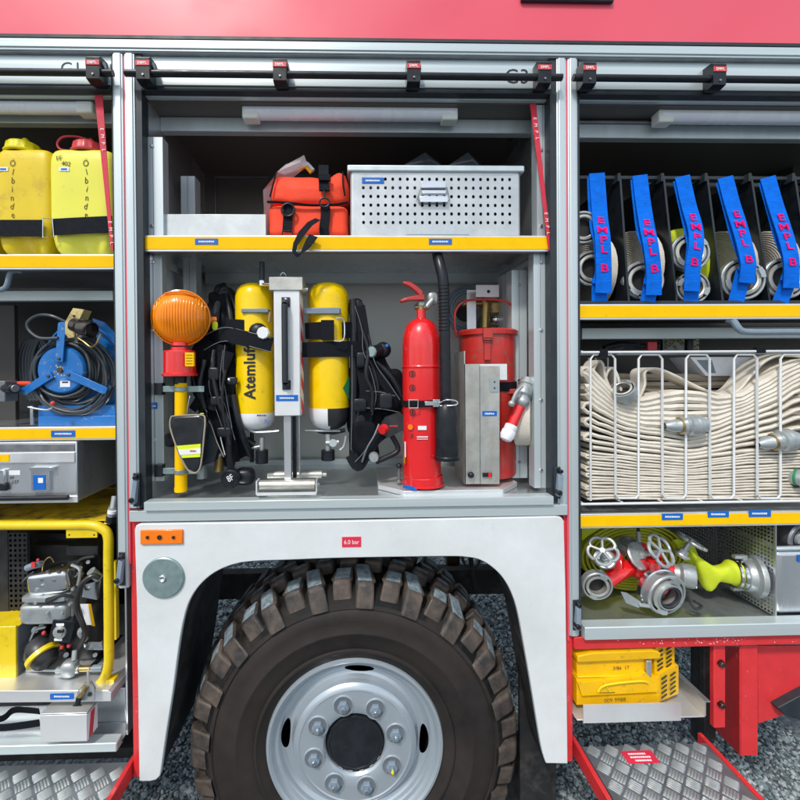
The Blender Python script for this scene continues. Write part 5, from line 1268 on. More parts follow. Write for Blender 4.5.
# --- white column with handle on roller feet
Yw = .03
t = thing('lifting_column', 'white metal column with long grey handle on roller feet between the yellow cylinders', 'column', at(287, 491, Yw + .05))
b = MB('white_metal'); b.px(274, 290, 300, 416, Yw, Yw + .09); part('column_body', b, t, bev=.003)
b = MB('silver_beige'); b.px(269, 277, 302.5, 290, Yw - .006, Yw + .10); p = at(283, 276, Yw + .03); b.m('steel_dark'); b.tube([p + V(-.01, 0, 0), p + V(-.004, 0, .01), p + V(.006, 0, .01), p + V(.012, 0, 0)], .003, 8, 3); part('cap_block', b, t, bev=.003)
p = at(300, 350, Yw).x + .0015
b = MB('white_sticker'); zA, zB = at(300, 295, Yw).z, at(300, 412, Yw).z; b.bx(p - .001, p, Yw + .006, Yw + .084, zB, zA)
b.m('tape_red')
for k in range(5):
    z = zA - .03 - k * .085; b.prism([V(p, Yw + .008, z), V(p, Yw + .082, z - .04), V(p, Yw + .082, z - .08), V(p, Yw + .008, z - .04)], V(.001, 0, 0))
part('hazard_tape', b, t)
b = MB('black_rubber'); xh = at(284.5, 340, Yw - .03).x; zt_, zb = at(284, 306, Yw - .02).z, at(284, 381, Yw - .02).z
b.tube([V(xh, Yw - .003, zt_ + .02), V(xh, Yw - .020, zt_ + .005), V(xh, Yw - .024, zt_ - .02), V(xh, Yw - .024, zb + .02), V(xh, Yw - .020, zb - .005), V(xh, Yw - .003, zb - .02)], .0115, 12, 5)
for z in (zt_ + .016, zb - .016): b.m('black_rubber'); b.bx(xh - .014, xh + .016, Yw - .006, Yw, z - .016, z + .018); b.m('polished'); b.sph((xh + .002, Yw - .008, z + .008), .007, 12)
part('handle', b, t, bev=.001)
b = MB('blue_sticker'); b.px(276, 395, 298, 401, Yw - .0018, Yw - .0003); b.smallprint(287, 398, 15, 1.6, Yw - .0022, 'white_ink'); part('label_sticker', b, t)
b = MB('sheet'); b.px(284, 416, 291, 482, Yw + .02, Yw + .045); b.px(296.5, 416, 300, 472, Yw + .10, Yw + .12); b.m('black_plastic'); b.px(292.5, 416, 296, 478, Yw + .06, Yw + .08); part('mast', b, t, bev=.001)
b = MB('polished'); b.mats[0] = 'silver_beige'
q0, q1 = at(260, 484.5, .035), at(315, 484.5, .035); q0.z = q1.z; b.cyl(q0, q1, .019, 24); b.m('cast'); b.cyl(q0 + V(-.014, 0, 0), q0, .006, 12); b.cyl(q1, q1 + V(.016, 0, 0), .007, 12)
b.m('white_metal'); b.bx(q0.x - .004, q1.x + .008, .0, .008, q0.z - .028, q0.z - .019); b.bx(q1.x + .006, q1.x + .009, .005, .05, q0.z - .026, q0.z + .022); b.bx(q0.x - .008, q0.x - .004, .005, .05, q0.z - .026, q0.z + .022)
q0, q1 = at(268, 474.5, .17), at(322, 474.5, .17); q0.z = q1.z; b.m('silver_beige'); b.cyl(q0, q1, .016, 20); b.m('cast'); b.cyl(q1, q1 + V(.018, 0, 0), .008, 12)
part('roller', b, t)
b = MB('black_rubber'); b.cyl(at(262, 262, .1), at(262, 281, .1), .010, 12); b.m('polished'); b.cyl(at(262, 281, .09), at(262, 286, .09), .013, 12); b.cyl(at(262, 284, .09), at(272, 284, .06), .009, 12); b.tube([at(304, 290, .1), at(308, 290, .1)], .010, 10, 0); part('top_fitting', b, t)

# --- extinguisher
Ye = .085
bse = at(425, 483.5, Ye); t = thing('fire_extinguisher', 'red fire extinguisher with black discharge horn on an aluminium tray', 'fire extinguisher', bse)
X_ = at(421.5, 400, Ye).x; r = 19 * sc(Ye); z0_ = at(425, 482, Ye).z; ht = at(421, 318, Ye).z - z0_
b = MB('ext_red'); b.lathe([(0, .01), (r * .9, .01), (r * .96, .02), (r, .03), (r, .04), (r, ht * .69), (r, ht * .698), (r * 1.02, ht * .70), (r * 1.02, ht * .706), (r, ht * .708), (r, ht * .715), (r, ht * .82), (r, ht * .84), (r * .94, ht * .90), (r * .78, ht * .955), (r * .5, ht * .985), (r * .3, ht * .995), (.017, ht), (.017, ht + .03), (0, ht + .03)], (X_, Ye, z0_), (0, 0, 1), 56); part('bottle', b, t, ang=50)
b = MB('ext_red'); b.lathe([(r * .92, .0), (r * 1.03, 0), (r * 1.03, .030), (r * .98, .034)], (X_ + .004, Ye, z0_ - .004), (0, 0, 1), 48); b.lathe([(r * 1.1, .0), (r * 1.1, .004), (r * .9, .004), (r * .9, 0)], (X_ + .004, Ye, z0_ - .006), (0, 0, 1), 48); part('foot_ring', b, t)
b = MB('brass'); p = V(X_, Ye, z0_ + ht + .024); b.cyl(p, p + V(0, 0, .026), .013, 16); b.cyl(p + V(-.024, 0, .016), p + V(.028, 0, .016), .010, 12); b.m('cast'); b.cyl(p + V(.02, .0, .016), p + V(.045, 0, .045), .012, 12); b.soft(p + V(.045, .01, .05), (.04, .03, .05), 3, 5); b.cyl(p + V(0, 0, .02), p + V(0, 0, .034), .018, 6); part('valve', b, t, bev=.001)
b = MB('ext_red'); b.mats[0] = 'can_red'
b.strip([(at(x, y - w_, Ye - .03), at(x + 1, y + w_, Ye - .03)) for x, y, w_ in [(400, 301, 1.2), (408, 298.5, 1.8), (418, 297.5, 2.6), (424, 297, 3)]], .03); b.strip([(at(x, y - w_, Ye - .03), at(x, y + w_, Ye - .03)) for x, y, w_ in [(403, 282.5, 1.2), (410, 284, 2.6), (417, 289, 3.4), (423, 295, 4)]], .03); part('lever', b, t, bev=.003)
b = MB('black_plastic'); hz0 = at(449, 450, .075)
b.tube([at(436, 249, .14), at(437.5, 256, .06), at(440, 266, .03), at(443, 280, .02), at(444, 300, .02), at(445, 350, .02), at(446, 405, .02)], .0195, 14, 6)
for k in range(14): p = at(443.6 + k * .05, 286 + k * 3.4, .02); b.lathe([(.0195, -.003), (.0215, 0), (.0195, .003)], p, (0, 0, 1), 16)
b.cyl(at(445, 352, .02), at(445, 358, .02), .020, 18)
p, q = at(446, 403, .02), at(447, 457, .02); b.lathe([(0, 0), (.026, 0), (.036, .012), (.042, .05), (.043, .19), (.046, .194), (.046, .205), (.040, .205), (.038, .15), (0, .14)], p, q - p, 36); part('discharge_horn', b, t)
b = MB('black_webbing'); b.lathe([(r + .002, -.010), (r + .005, -.010), (r + .005, .010), (r + .002, .010)], (X_, Ye, at(421, 404, Ye - r).z), (0, 0, 1), 48); b.strap([(405, 404), (421, 404), (438, 403)], 6.5, [.05, .005, .02], .003); b.m('silver_beige'); b.tube([at(x, y, -.002) for x, y in [(409, 400), (418, 400), (418, 408), (409, 408)]], .003, 8, 0, closed=True)
b.m('polished'); b.px(425, 401.5, 437, 405.5, -.002, .008); b.px(433, 399.5, 440, 407, .004, .012); b.tube([at(438, 404, .01), at(446, 400, -.02), at(456, 401, -.02), at(456, 405, -.02), at(440, 406, .0)], .003, 8, 3); part('holding_strap', b, t, bev=.001)
b = MB('black_ink')
for y in (374, 388, 413, 435): 
    a0 = -.62; p = V(X_ + math.sin(a0) * (r + .0015), Ye - math.cos(a0) * (r + .0015), at(421, y, Ye - r).z)
    ux = V(math.cos(a0), math.sin(a0), 0)
    b.m('black_ink')
    if y < 430:
        n_ = 16; ro, ri = .0125, .0095
        vs = [p + ux * (ro * math.cos(6.283 * k / n_)) + V(0, 0, ro * math.sin(6.283 * k / n_)) for k in range(n_)] + [p + ux * (ri * math.cos(6.283 * k / n_)) + V(0, 0, ri * math.sin(6.283 * k / n_)) for k in range(n_)]
        b.quadfaces(vs, [(k, (k + 1) % n_, (k + 1) % n_ + n_, k + n_) for k in range(n_)])
        b.prism([p + ux * -.004 + V(0, 0, -.006), p + ux * .004 + V(0, 0, -.006), p + ux * .005 + V(0, 0, .004), p + ux * -.001 + V(0, 0, .008)], V(0, -.0004, 0))
    else:
        for k in range(3): b.bx(p.x - .010, p.x + .008, p.y - .0008, p.y, p.z - k * .006, p.z - k * .006 + .0022)
b.m('orange_marker'); q = at(410.5, 427, Ye - r * .84); b.lathe([(0, 0), (.010, 0), (.010, -.002), (0, -.002)], q, (.45, 1, 0), 20)
b.m('white_sticker'); b.px(418, 426, 426.5, 430, Ye - r - .002, Ye - r + .002); b.px(417, 436.5, 428, 439.5, Ye - r - .002, Ye - r + .002); b.m('tape_red'); b.px(417, 437.4, 428, 438.6, Ye - r - .003, Ye - r - .002)
part('pictogram', b, t)
b = MB('white_sticker'); p = at(404.6, 452, Ye - .02); b.bx(p.x - .001, p.x + .002, Ye - .045, Ye - .02, p.z - .04, p.z + .04); b.m('yellow_strip'); b.bx(p.x - .0012, p.x + .0022, Ye - .045, Ye - .02, p.z - .04, p.z - .015); part('side_label', b, t)

# tray with raised edge
zt_ = zF2
b = MB('bright_sheet'); A, B_ = at(404, 489, .02), at(503, 489, .02)
b.prism([V(A.x, .02, zt_ + .001), V(B_.x, .02, zt_ + .001), V(B_.x + .09, .12, zt_ + .001), V(B_.x + .09, .40, zt_ + .001), V(A.x - .09, .40, zt_ + .001), V(A.x - .09, .11, zt_ + .001)], V(0, 0, .018))
tray2 = solo('equipment_tray', b, 'low aluminium floor tray with cut corners carrying the extinguisher and the red canister', 'tray', bev=.002)
b = MB('blue_sticker'); p = at(405, 485, .018); b.quadpx([(403, 484.5), (417, 487.5), (417, 491), (403, 488)], .016, .002); part('label_sticker', b, tray2)
b = MB('black_plastic'); p = at(399, 466, .10); b.sph(p, .011, 14); b.m('steel_dark'); b.cyl(p, p + V(0, 0, -.055), .005, 10); b.cyl(p + V(0, 0, -.06), p + V(0, 0, -.05), .011, 12); solo('locking_pin', b, 'black ball locking pin standing left of the fire extinguisher', 'pin')

# sheet metal holder + red canister
Yk = .05
t = thing('metal_holder', 'bare aluminium holder sheet with blue label in front of the red canister', 'holder', at(480, 484, Yk))
b = MB('silver_beige'); b.px(464.5, 364, 480, 484, Yk, Yk + .003); b.prism([at(480, 366, Yk), at(499.5, 366, Yk - .0), at(499.5, 484, Yk), at(480, 484, Yk)], V(0, .003, 0))
p = at(464.5, 351, Yk); q = at(464.5, 484, Yk); b.prism([V(p.x - .002, Yk, q.z), V(p.x - .002, Yk, p.z), V(p.x - .002, Yk + .16, p.z), V(p.x - .002, Yk + .16, q.z)], V(.004, 0, 0))
b.m('white_metal'); b.px(466, 364, 507, 380, Yk + .006, Yk + .009); b.m('steel_dark'); b.px(479.6, 366, 480.4, 484, Yk - .0006, Yk); part('holder_sheet', b, t)
b = MB('blue_sticker'); b.px(482.5, 411, 497, 416, Yk - .0018, Yk - .0003); b.smallprint(490, 413.6, 10, 1.6, Yk - .002, 'white_ink'); part('label_sticker', b, t)
b = MB('black_plastic'); b.sph(at(471, 475, Yk - .012), .012, 16); b.px(483, 473, 492, 477, Yk - .006, Yk); b.m('ext_red'); b.px(488.5, 473, 491.5, 477.5, Yk - .008, Yk - .006); b.m('cast'); b.px(490, 378, 498.5, 392, Yk - .003, Yk)
b.m('black_ink'); 
for y in (382, 388): p = at(494.5, y, Yk - .003); b.cyl(p, p + V(0, -.002, 0), .003, 8)
part('knob', b, t)
Yn = .20
bse = at(487, 481, Yn); t = thing('lidded_canister', 'worn red cylindrical canister with clamped lid and wire bail', 'canister', bse)
X_ = at(487, 400, Yn).x; r = 27.5 * sc(Yn); z0_ = at(487, 480, Yn - r).z; ztop = at(487, 331, Yn - r).z; h = ztop - z0_
b = MB('can_red'); b.lathe([(0, 0), (r * .95, 0), (r, .01), (r, h - .012), (r * 1.0, h)], (X_, Yn, z0_), (0, 0, 1), 56); part('body', b, t)
b = MB('can_red'); b.lathe([(r, h - .010), (r * 1.08, h - .010), (r * 1.09, h + .006), (r * 1.02, h + .012), (0, h + .016)], (X_, Yn, z0_), (0, 0, 1), 56); part('lid', b, t)
b = MB('can_red'); b.tube([at(x, y, Yn - r * .3) for x, y in [(457, 338), (454.5, 325), (456, 310), (466, 301), (485, 299.5), (504, 301), (514, 308), (518, 322), (516, 336), (513, 340)]], .0048, 8, 5); part('bail_handle', b, t)
b = MB('can_red'); b.px(483.5, 328, 493, 340, Yn - r - .012, Yn - r); b.px(484.5, 341, 490.5, 360, Yn - r - .010, Yn - r); b.m('bore_dark'); b.tube([at(482.5, 338, Yn - r - .012), at(492, 338, Yn - r - .012), at(491.5, 342, Yn - r - .014), at(483, 342, Yn - r - .014)], .0018, 6, 0, closed=True); part('lid_clasp', b, t, bev=.0015)
b = MB('black_webbing'); b.lathe([(r + .001, -.018), (r + .004, -.018), (r + .004, .018), (r + .001, .018)], (X_, Yn, at(487, 387, Yn - r).z), (0, 0, 1), 48); part('strap', b, t)
# fittings at the back
b = MB('brass'); b.cyl(at(486, 303, .36), at(485, 328, .36), .022, 16); b.cyl(at(484, 300, .36), at(489, 312, .36), .018, 8); b.cyl(at(463, 304, .36), at(498, 303, .36), .012, 12); b.cyl(at(498, 301, .36), at(509, 300, .36), .016, 12); b.m('cream'); b.cyl(at(495, 304, .36), at(495, 313, .36), .022, 12); b.m('polished'); b.sph(at(496, 320, .36), .024, 16)
solo('brass_fitting', b, 'brass valve fittings standing behind the red canister', 'fitting')
b = MB('bright_sheet'); b.px(467, 290, 476, 330, .34, .345); b.m('white_sticker'); b.px(476, 285, 499, 297, .26, .264); b.m('bore_dark'); b.cyl(at(488.5, 291.5, .258), at(488.5, 291.5, .262), .007, 10); part('bracket_plate', b, truck)
b = MB('cable'); b.mats[0] = 'blue_grey'
for k in range(3): b.tube([at(466 + (16 + k * 3) * math.cos(a) * .9, 310 + (17 + k * 3) * math.sin(a), .42 + .01 * k) for a in [2 * math.pi * j / 14 for j in range(14)]], .0075, 8, 3, closed=True)
b.m('bore_dark'); b.cyl(at(466, 311, .45), at(466, 311, .46), .05, 24); solo('coiled_hose', b, 'grey coiled hose ring hanging behind the red canister', 'hose')

# rolled hose and nozzle at right
Yz = .10
b = MB('hose_beige'); cc = at(519, 418, .11); c2_ = V(cc.x, .16, cc.z)
pts = []
for i in range(12 * 9):
    a = 2 * math.pi * i / 12; rr_ = .018 + .0055 * i / 12 * 1.02
    pts.append(V(cc.x - .010 + rr_ * .45 * math.cos(a), .12 + rr_ * .9 * math.cos(a), cc.z + rr_ * 1.55 * math.sin(a)))
b.band(pts, (.056, -.012, 0), .0052, 0)
roll = solo('rolled_hose', b, 'beige rolled flat hose on a red bracket at the right side of the middle bay', 'hose')
b = MB('can_red'); b.px(502, 389, 527, 394, .10, .13); b.px(503, 438, 529, 441, .10, .13); b.px(513, 424, 521, 440, .09, .10); part('hose_bracket', b, truck, bev=.002)
t = thing('branch_nozzle', 'red and silver branch nozzle with pale tip hanging beside the rolled hose', 'nozzle', at(505, 442, Yz - .03))
p, q = at(524, 397, .06), at(505, 441, .04)
b = MB('ext_red'); a_, e_ = p.lerp(q, .22), p.lerp(q, .68); b.cyl(a_, e_, .0205, 24, .0185); part('grip', b, t)
b = MB('lamp_cream'); b.mats[0] = 'white_sticker'; d = (q - p); L_ = d.length; b.lathe([(.020, L_ * .64), (.0235, L_ * .66), (.024, L_ * .74), (.022, L_ * .76), (.026, L_ * .78), (.027, L_ * .88), (.020, L_ * .97), (.009, L_ * 1.0), (0, L_ * 1.0)], p, d, 24, fn=lambda a, h: 1 + .03 * math.cos(8 * a)); part('tip', b, t)
b = MB('cast'); u = at(529, 378, .09); d2 = u - p; b.lathe([(.014, 0), (.026, .01), (.03, .03), (.025, .036), (.031, .045), (.029, .07), (.024, .085), (.028, .09), (.022, .115), (.012, .12)], p.lerp(q, .2), d2, 28); b.sph(p.lerp(q, .1), .027, 16); b.tube([at(522, 386, .03), at(516, 393, .02), at(512, 403, .02)], .0065, 10, 4); b.sph(at(511.5, 403.5, .02), .012, 14); part('ball_valve', b, t)
b = MB('cap_red'); b.soft(at(533, 358, .2), (.025, .03, .07), 3, 4); solo('red_valve_cap', b, 'small bright red cap glimpsed between the right frame profiles', 'cap')
# ============================================================ RIGHT COMPARTMENT
# dividers + blue straps + hose rolls
zfl = at(690, 304, .04).z
# top rail
b = MB('black_rubber'); p = at(580, 177.5, .12); b.bx(x_c3a, xs3, .115, .125, p.z - .008, p.z + .006); part('pocket_rail', b, truck, bev=.002)
b = MB('black_rubber'); b.bx(x_c3a, xs3, .035, .05, zfl - .006, zfl + .012); part('pocket_rail', b, truck, bev=.001)
DV = [(619, 628), (662.5, 676), (706, 722), (750, 769), (793.5, 813), (838, 860)]
for i, (xt, xb) in enumerate(DV):
    A = at(xb, 303, .045); T = at(xt, 176, .10)
    b = MB('black_plastic'); x = A.x; xo = T.x
    b.quadfaces([V(x, .045, A.z), V(xo, .10, T.z), V(xo, .52, T.z), V(x, .55, A.z), V(x + .004, .045, A.z), V(xo + .004, .10, T.z), V(xo + .004, .52, T.z), V(x + .004, .55, A.z)],
                [(0, 3, 2, 1), (4, 5, 6, 7), (0, 1, 5, 4), (1, 2, 6, 5), (2, 3, 7, 6), (3, 0, 4, 7)])
    b.m('blue_grey'); b.mats[-1] = 'black_rubber'; b.quadfaces([V(x - .002, .042, A.z), V(x + .006, .042, A.z), V(xo + .006, .096, T.z), V(xo - .002, .096, T.z)], [(0, 1, 2, 3)]) 
    b.m('black_rubber'); b.px(xt - 1.2, 173, xt + 1.6, 181, .095, .13)
    part('pocket_divider', b, truck)
ST = [  # centreline of the outer ply, then the tail
    ([(597, 173), (598.5, 195), (600.5, 220), (603, 240), (604, 270), (603.5, 293)], 15.5, [(599.5, 285), (599.5, 303)]),
    ([(640, 175), (643, 200), (647, 225), (651, 245), (654, 270), (654, 295)], 15, [(651, 285), (647.5, 303)]),
    ([(682.5, 176), (689, 205), (695.5, 228), (696.5, 245), (693, 270), (692, 291)], 15, [(693, 282), (690.5, 303)]),
    ([(725.5, 177), (733, 205), (741, 230), (748, 258), (748.5, 270), (747, 283)], 15.5, [(743, 275), (736, 303)]),
    ([(768, 177), (776, 205), (785, 232), (791, 255), (792, 270), (791.5, 288)], 15.5, [(788, 282), (780, 303)]),
    ([(812, 178), (820, 205), (829, 232), (836, 255), (837, 270), (836, 285)], 15.5, [(832, 282), (824, 303)])]
ordn = ['leftmost blue strap of the right bay lettered in magenta, by the pillar', 'second blue strap from the left, hanging over one low hose coupling', 'third blue strap from the left, between two stacked couplings with yellow-green hose behind', 'fourth blue strap from the left, leaning across a wide ring coupling', 'fifth blue strap from the left, near the right edge of the photo', 'sixth blue strap, cut off by the right edge']
for i, (cl, wd, tail) in enumerate(ST):
    t = thing('securing_strap', ordn[i], 'strap', at(cl[-1][0], 303, .03), 'blue straps across the hose pockets')
    Ys = [.095, .070, .040, .012, .008, .012]
    b = MB('blue_webbing'); b.strap(cl, [wd, wd, wd, wd, wd * 1.0, wd * 1.04], Ys, .003, 6)
    b.strap([(cl[0][0] - 2, cl[0][1] + 4), (cl[1][0] - 3, cl[1][1]), (cl[2][0] - 3, cl[2][1] + 6), (cl[3][0] - 2, cl[3][1]), (cl[4][0] - 1, cl[4][1]), tail[0]], wd, [.10, .083, .055, .028, .02, .018], .002, 5)
    part('webbing', b, t)
    b = MB('blue_webbing'); b.strap([(tail[0][0] + .5, tail[0][1] - 6), tail[0], tail[1]], wd, [.024, .026, .036], .002, 4); part('tail', b, t)
    # lettering follows the strap
    P = catmull([V(x, y, d) for (x, y), d in zip(cl, Ys)], 10); b = MB('magenta_ink')
    ys0 = {0: 217, 1: 219.5, 2: 214, 3: 211, 4: 214, 5: 214}[i]
    for ch, dy in zip('EMPLB', (3.5, 13, 22.5, 32, {0: 51, 1: 49}.get(i, 48))):
        yy = ys0 + dy; q = min(range(len(P)), key=lambda k: abs(P[k].y - yy)); p = P[q]; tg = P[min(q + 2, len(P) - 1)] - P[max(q - 2, 0)]
        W0, W1 = at(p.x, yy - 4, p.z), at(p.x + tg.x / tg.y * 8, yy + 4, p.z + tg.z / tg.y * 8)
        dn = (W1 - W0).normalized(); rt = V(1, 0, 0); rt = (rt - dn * rt.dot(dn)).normalized(); nn = rt.cross(dn); nn = nn if nn.y < 0 else -nn
        c0 = at(p.x, yy, p.z) + nn * .003; hh = .040
        c0 = c0 
        def lf(u, v, c0=c0, rt=rt, dn=dn, hh=hh): return c0 + rt * u * 1.35 - dn * (v - .35 * hh)
        b.text(ch, lf, hh, bold=.02)
    part('lettering', b, t)

def hose_roll(x, y, Y, r, wdt, mat, label, grp='rolled fire hoses in the black pockets', turns=18, yspan=1.0):
    """flat hose rolled up, axis across the bay (x)"""
    c = at(x, y, Y); b = MB(mat); pts = []; n = 28; th = r / (turns + 1.5)
    for i in range(turns * n):
        a = 2 * math.pi * i / n; rr_ = th * 1.2 + th * i / n; pts.append(V(c.x, c.y + rr_ * math.cos(a), c.z + rr_ * math.sin(a)))
    b.band(pts, (wdt, 0, 0), th * 1.0)
    return c, b
rolls = [(583, 262, .22, .15, .055, 'hose_beige', 'beige hose roll behind the two couplings in the first pocket'),
         (624, 262, .24, .165, .055, 'hose_beige', 'pale hose roll rising over its coupling in the second pocket'),
         (668, 275, .26, .17, .055, 'hose_lime', 'yellow-green hose roll deep in the third pocket'),
         (712, 268, .24, .165, .055, 'hose_beige', 'pale hose roll beside the fourth divider behind a wide ring coupling'),
         (756, 268, .24, .165, .055, 'hose_beige', 'pale hose roll in the fifth pocket near the right photo edge'),
         (801, 268, .24, .165, .055, 'hose_beige', 'pale hose roll in the last pocket cut by the right photo edge')]
cpl = [[(584, 227, 17, .06, 0), (593, 268, 18.5, .07, 0)], [(644, 280, 20, .06, 0)], [(691, 252, 19, .06, 0), (693, 287, 17, .09, 0)], [(744, 279, 21.5, .05, 0)], [(786, 278, 21.5, .05, 0)], [(830, 278, 21, .05, 0)]]
for (x, y, Y, r, wd, m, lab), cs in zip(rolls, cpl):
    c, b = hose_roll(x, y, Y, r, wd, m, lab)
    zsh = zfl + .004; dz = zsh + r - c.z
    t = thing('hose_roll', lab, 'hose roll', (c.x + wd / 2, Y, zsh), 'rolled fire hoses in the black pockets')
    for v in b.bm.verts: v.co.z += dz
    part('hose', b, t)
    for (cx, cy, cr_, cY, _) in cs:
        b = MB('cast'); q = at(cx, cy, cY); storz(b, q, V(-.12, -1, .05), cr_ * sc(cY), cr_ * sc(cY) * .6, 'cast', lugs=2, phase=.9 + cx)
        b.m('white_sticker'); b.cyl(q + V(0, .04, 0), q + V(.01, .12, .0), cr_ * sc(cY) * .7, 20)
        part('coupling', b, t)
b = MB('hose_lime'); b.soft(at(682, 240, .16), (.12, .06, .09), 3, 8, nz=.01, nsc=12); solo('lime_cloth', b, 'patch of yellow-green hose bulging above the upper coupling in the third pocket', 'hose')

# wire basket
t = thing('wire_basket', 'white wire basket full of folded beige fire hoses', 'basket', at(690, 502, .03))
Yk = .03
yt, yb = 354, 498.5
xs_ = [590.6, 615.5, 638.6, 662.6, 686, 710, 734, 757.4, 780.5, 805, 829, 853, 877, 900]
b = MB('white_metal'); path = []
sl = lambda x: (x - 690) * .0
path.append((xs_[0], yb + 2))
for i in range(0, len(xs_) - 1):
    x = xs_[i]; up = i % 2 == 0
    if up: path += [(x, yt + 5), (x + 3, yt + .6), (xs_[i + 1] - 4, yt + .6), (xs_[i + 1] - .5, yt + 5)]
    else: path += [(x, yb - 4), (x + 3, yb - .3), (xs_[i + 1] - 3, yb - .3), (xs_[i + 1], yb - 4)]
# polyline with light corner rounding
pp = [at(x, y, Yk) for x, y in path]; dense = []
for i in range(len(pp) - 1):
    dense.append(pp[i]); 
b.tube(dense, .0042, 8, 0)
for y in (351.5, 501.5):
    p, q = at(580, y, Yk - .002), at(900, y, Yk - .002); z = (p.z + q.z) / 2; b.cyl((p.x, Yk - .006, z), (q.x, Yk - .006, z), .0048, 10)
part('front_grid', b, t)
b = MB('white_metal')
for x in (592, 618, 641): b.tube([V(at(x, 354, Yk).x, Yk + .30, at(x, 354, Yk).z - .28), V(at(x, 354, Yk).x, Yk + .30, at(x, 354, Yk).z - .005), V(at(x, 354, Yk).x + .055, Yk + .30, at(x, 354, Yk).z - .005), V(at(x, 354, Yk).x + .055, Yk + .30, at(x, 354, Yk).z - .28)], .0035, 8, 0)
for k in range(8): x = at(582 + 40 * k, 354, Yk).x; b.cyl((x, Yk, at(600, 501.5, Yk).z - .004), (x, .48, at(600, 501.5, Yk).z - .004), .003, 8)
z = at(600, 351.5, Yk).z; b.cyl((at(580, 351, Yk).x + .008, Yk, z), (at(580, 351, Yk).x + .008, .48, z), .004, 8); b.cyl((at(580, 351, Yk).x, .33, z), (at(900, 351, Yk).x, .33, z), .004, 8)
part('rear_grid', b, t)
b = MB('black_webbing'); b.px(600, 349, 608, 357, Yk - .012, Yk + .004); b.px(757, 347, 766, 353, Yk - .012, Yk + .004); b.strap([(604, 352), (616, 352), (626, 347), (640, 345)], [6, 5, 4, 4], [.03, .06, .1, .14], .004); part('tie_strap', b, t)

def interp(K, x):
    for (xa, ya), (xb, yb_) in zip(K[:-1], K[1:]):
        if x <= xb:
            t_ = (x - xa) / (xb - xa); t_ = max(0, min(1, t_)); t_ = t_ * t_ * (3 - 2 * t_) * .5 + t_ * .5
            return ya + (yb_ - ya) * t_
    return K[-1][1]
def zigzag(K0, K1, n, xa, xb, Y, wdt, mat, seedv, ja=1.0, xra=0, fill=.86, first=0):
    """hose laid to and fro between the px curves K0 (low) and K1 (high)"""
    rnd = random.Random(seedv); pts = []; N_ = 26
    for i in range(n):
        f0 = (i + .5) / n; lft = xa + rnd.uniform(-1, 5) + xra * (i / n); rgt = xb + rnd.uniform(-7, 3); row = []; ph = rnd.uniform(0, 6)
        for k in range(N_ + 1):
            x = lft + (rgt - lft) * k / N_; y0, y1 = interp(K0, x), interp(K1, x); y = y0 + (y1 - y0) * f0 + ja * .35 * math.sin(x * .06 + ph) + ja * .5 * noise.noise(V(x * .035, i * .45, seedv)) + ja * .25 * noise.noise(V(x * .12, i * 3.1, seedv))
            row.append(at(x, y, Y))
        if i % 2 != first: row.reverse()
        if pts:
            a, b_ = pts[-1], row[0]; out = V(-1 if a.x < at(690, 400, Y).x else 1, 0, 0); h = (b_ - a).length
            pts += [a + out * h * .45 + (b_ - a) * .12, (a + b_) / 2 + out * h * .72, b_ + out * h * .45 - (b_ - a) * .12]
        pts += row
    b = MB(mat); tav = abs(at(690, interp(K0, 690), Y).z - at(690, interp(K1, 690), Y).z) / n
    b.band(pts, (0, wdt, 0), tav * fill); return b
K0 = [(580, 500), (800, 500), (860, 500)]
K1 = [(580, 450), (610, 453), (640, 457), (690, 461), (720, 457), (750, 453), (800, 450), (860, 448)]
K2 = [(580, 392), (600, 408), (625, 422), (650, 427), (690, 432), (710, 428), (740, 416), (770, 404), (800, 386), (860, 370)]
K3 = [(580, 352), (597, 375), (615, 394), (640, 399), (665, 393), (685, 389), (700, 391), (718, 397), (740, 395), (765, 380), (785, 366), (800, 360), (860, 350)]
hl = 'folded beige fire hose in the wire basket, '
for nm, A, B_, n, sd_, lab, ja, Yh in (('low', K0, K1, 16, 1, hl + 'flat bottom stack', 1.2, .05), ('mid', K1, K2, 7, 2, hl + 'wavy middle stack under the centre coupling', 1.5, .05), ('up', K2, K3, 6, 4, hl + 'arched top stack with loops at the ends', 1.0, .052)):
    b = zigzag(A, B_, n, 588 if nm != 'up' else 586, 806, Yh, .085, 'hose_beige', sd_, ja)
    if nm == 'up':
        b.band([at(x, y, .07) for x, y in [(640, 397), (645, 385), (645, 373), (651, 369), (662, 370), (680, 378), (700, 388), (722, 395), (738, 391), (752, 375), (766, 361), (784, 355), (812, 358)]], (0, .08, 0), .010, 6)
        b.band([at(x, y, .06) for x, y in [(590, 395), (592, 375), (598, 362), (603, 364), (606, 378), (612, 392)]], (0, .08, 0), .009, 6)
        b.band([at(x, y, .065) for x, y in [(604, 390), (607, 374), (612, 368), (617, 374), (622, 392)]], (0, .08, 0), .009, 6)
    t = thing('fire_hose', lab, 'fire hose', at(690, interp(A, 690), Yh), 'folded fire hoses in the wire basket'); part('folded_hose', b, t)
    if nm != 'low':
        cps = [((667, 426), (706, 425), 1)] if nm == 'mid' else [((760, 444), (800, 438), 1), ((636, 398), (622, 388), 0)]
        for (a, e, full) in cps:
            p, q = at(*a, .035), at(*e, .035); d = (q - p); L_ = d.length
            b = MB('cast')
            if full:
                b.lathe([(.012, -.01), (.022, .015), (.026, .05), (.030, .055)], p, d, 24); b.m('brass'); b.lathe([(.027, .042), (.032, .046), (.027, .052)], p, d, 24); b.m('cast')
                b.lathe([(.028, .05), (.034, .058), (.033, .07), (.041, .074), (.041, .092), (.037, .096), (.041, .100), (.040, .118), (.034, .122), (.028, .140)], p, d, 32, fn=lambda a, h: 1 + .03 * math.cos(5 * a))
            else:
                storz(b, q, V(-.6, -.5, .75), .044, .055, 'cast')
            part('coupling', b, t)
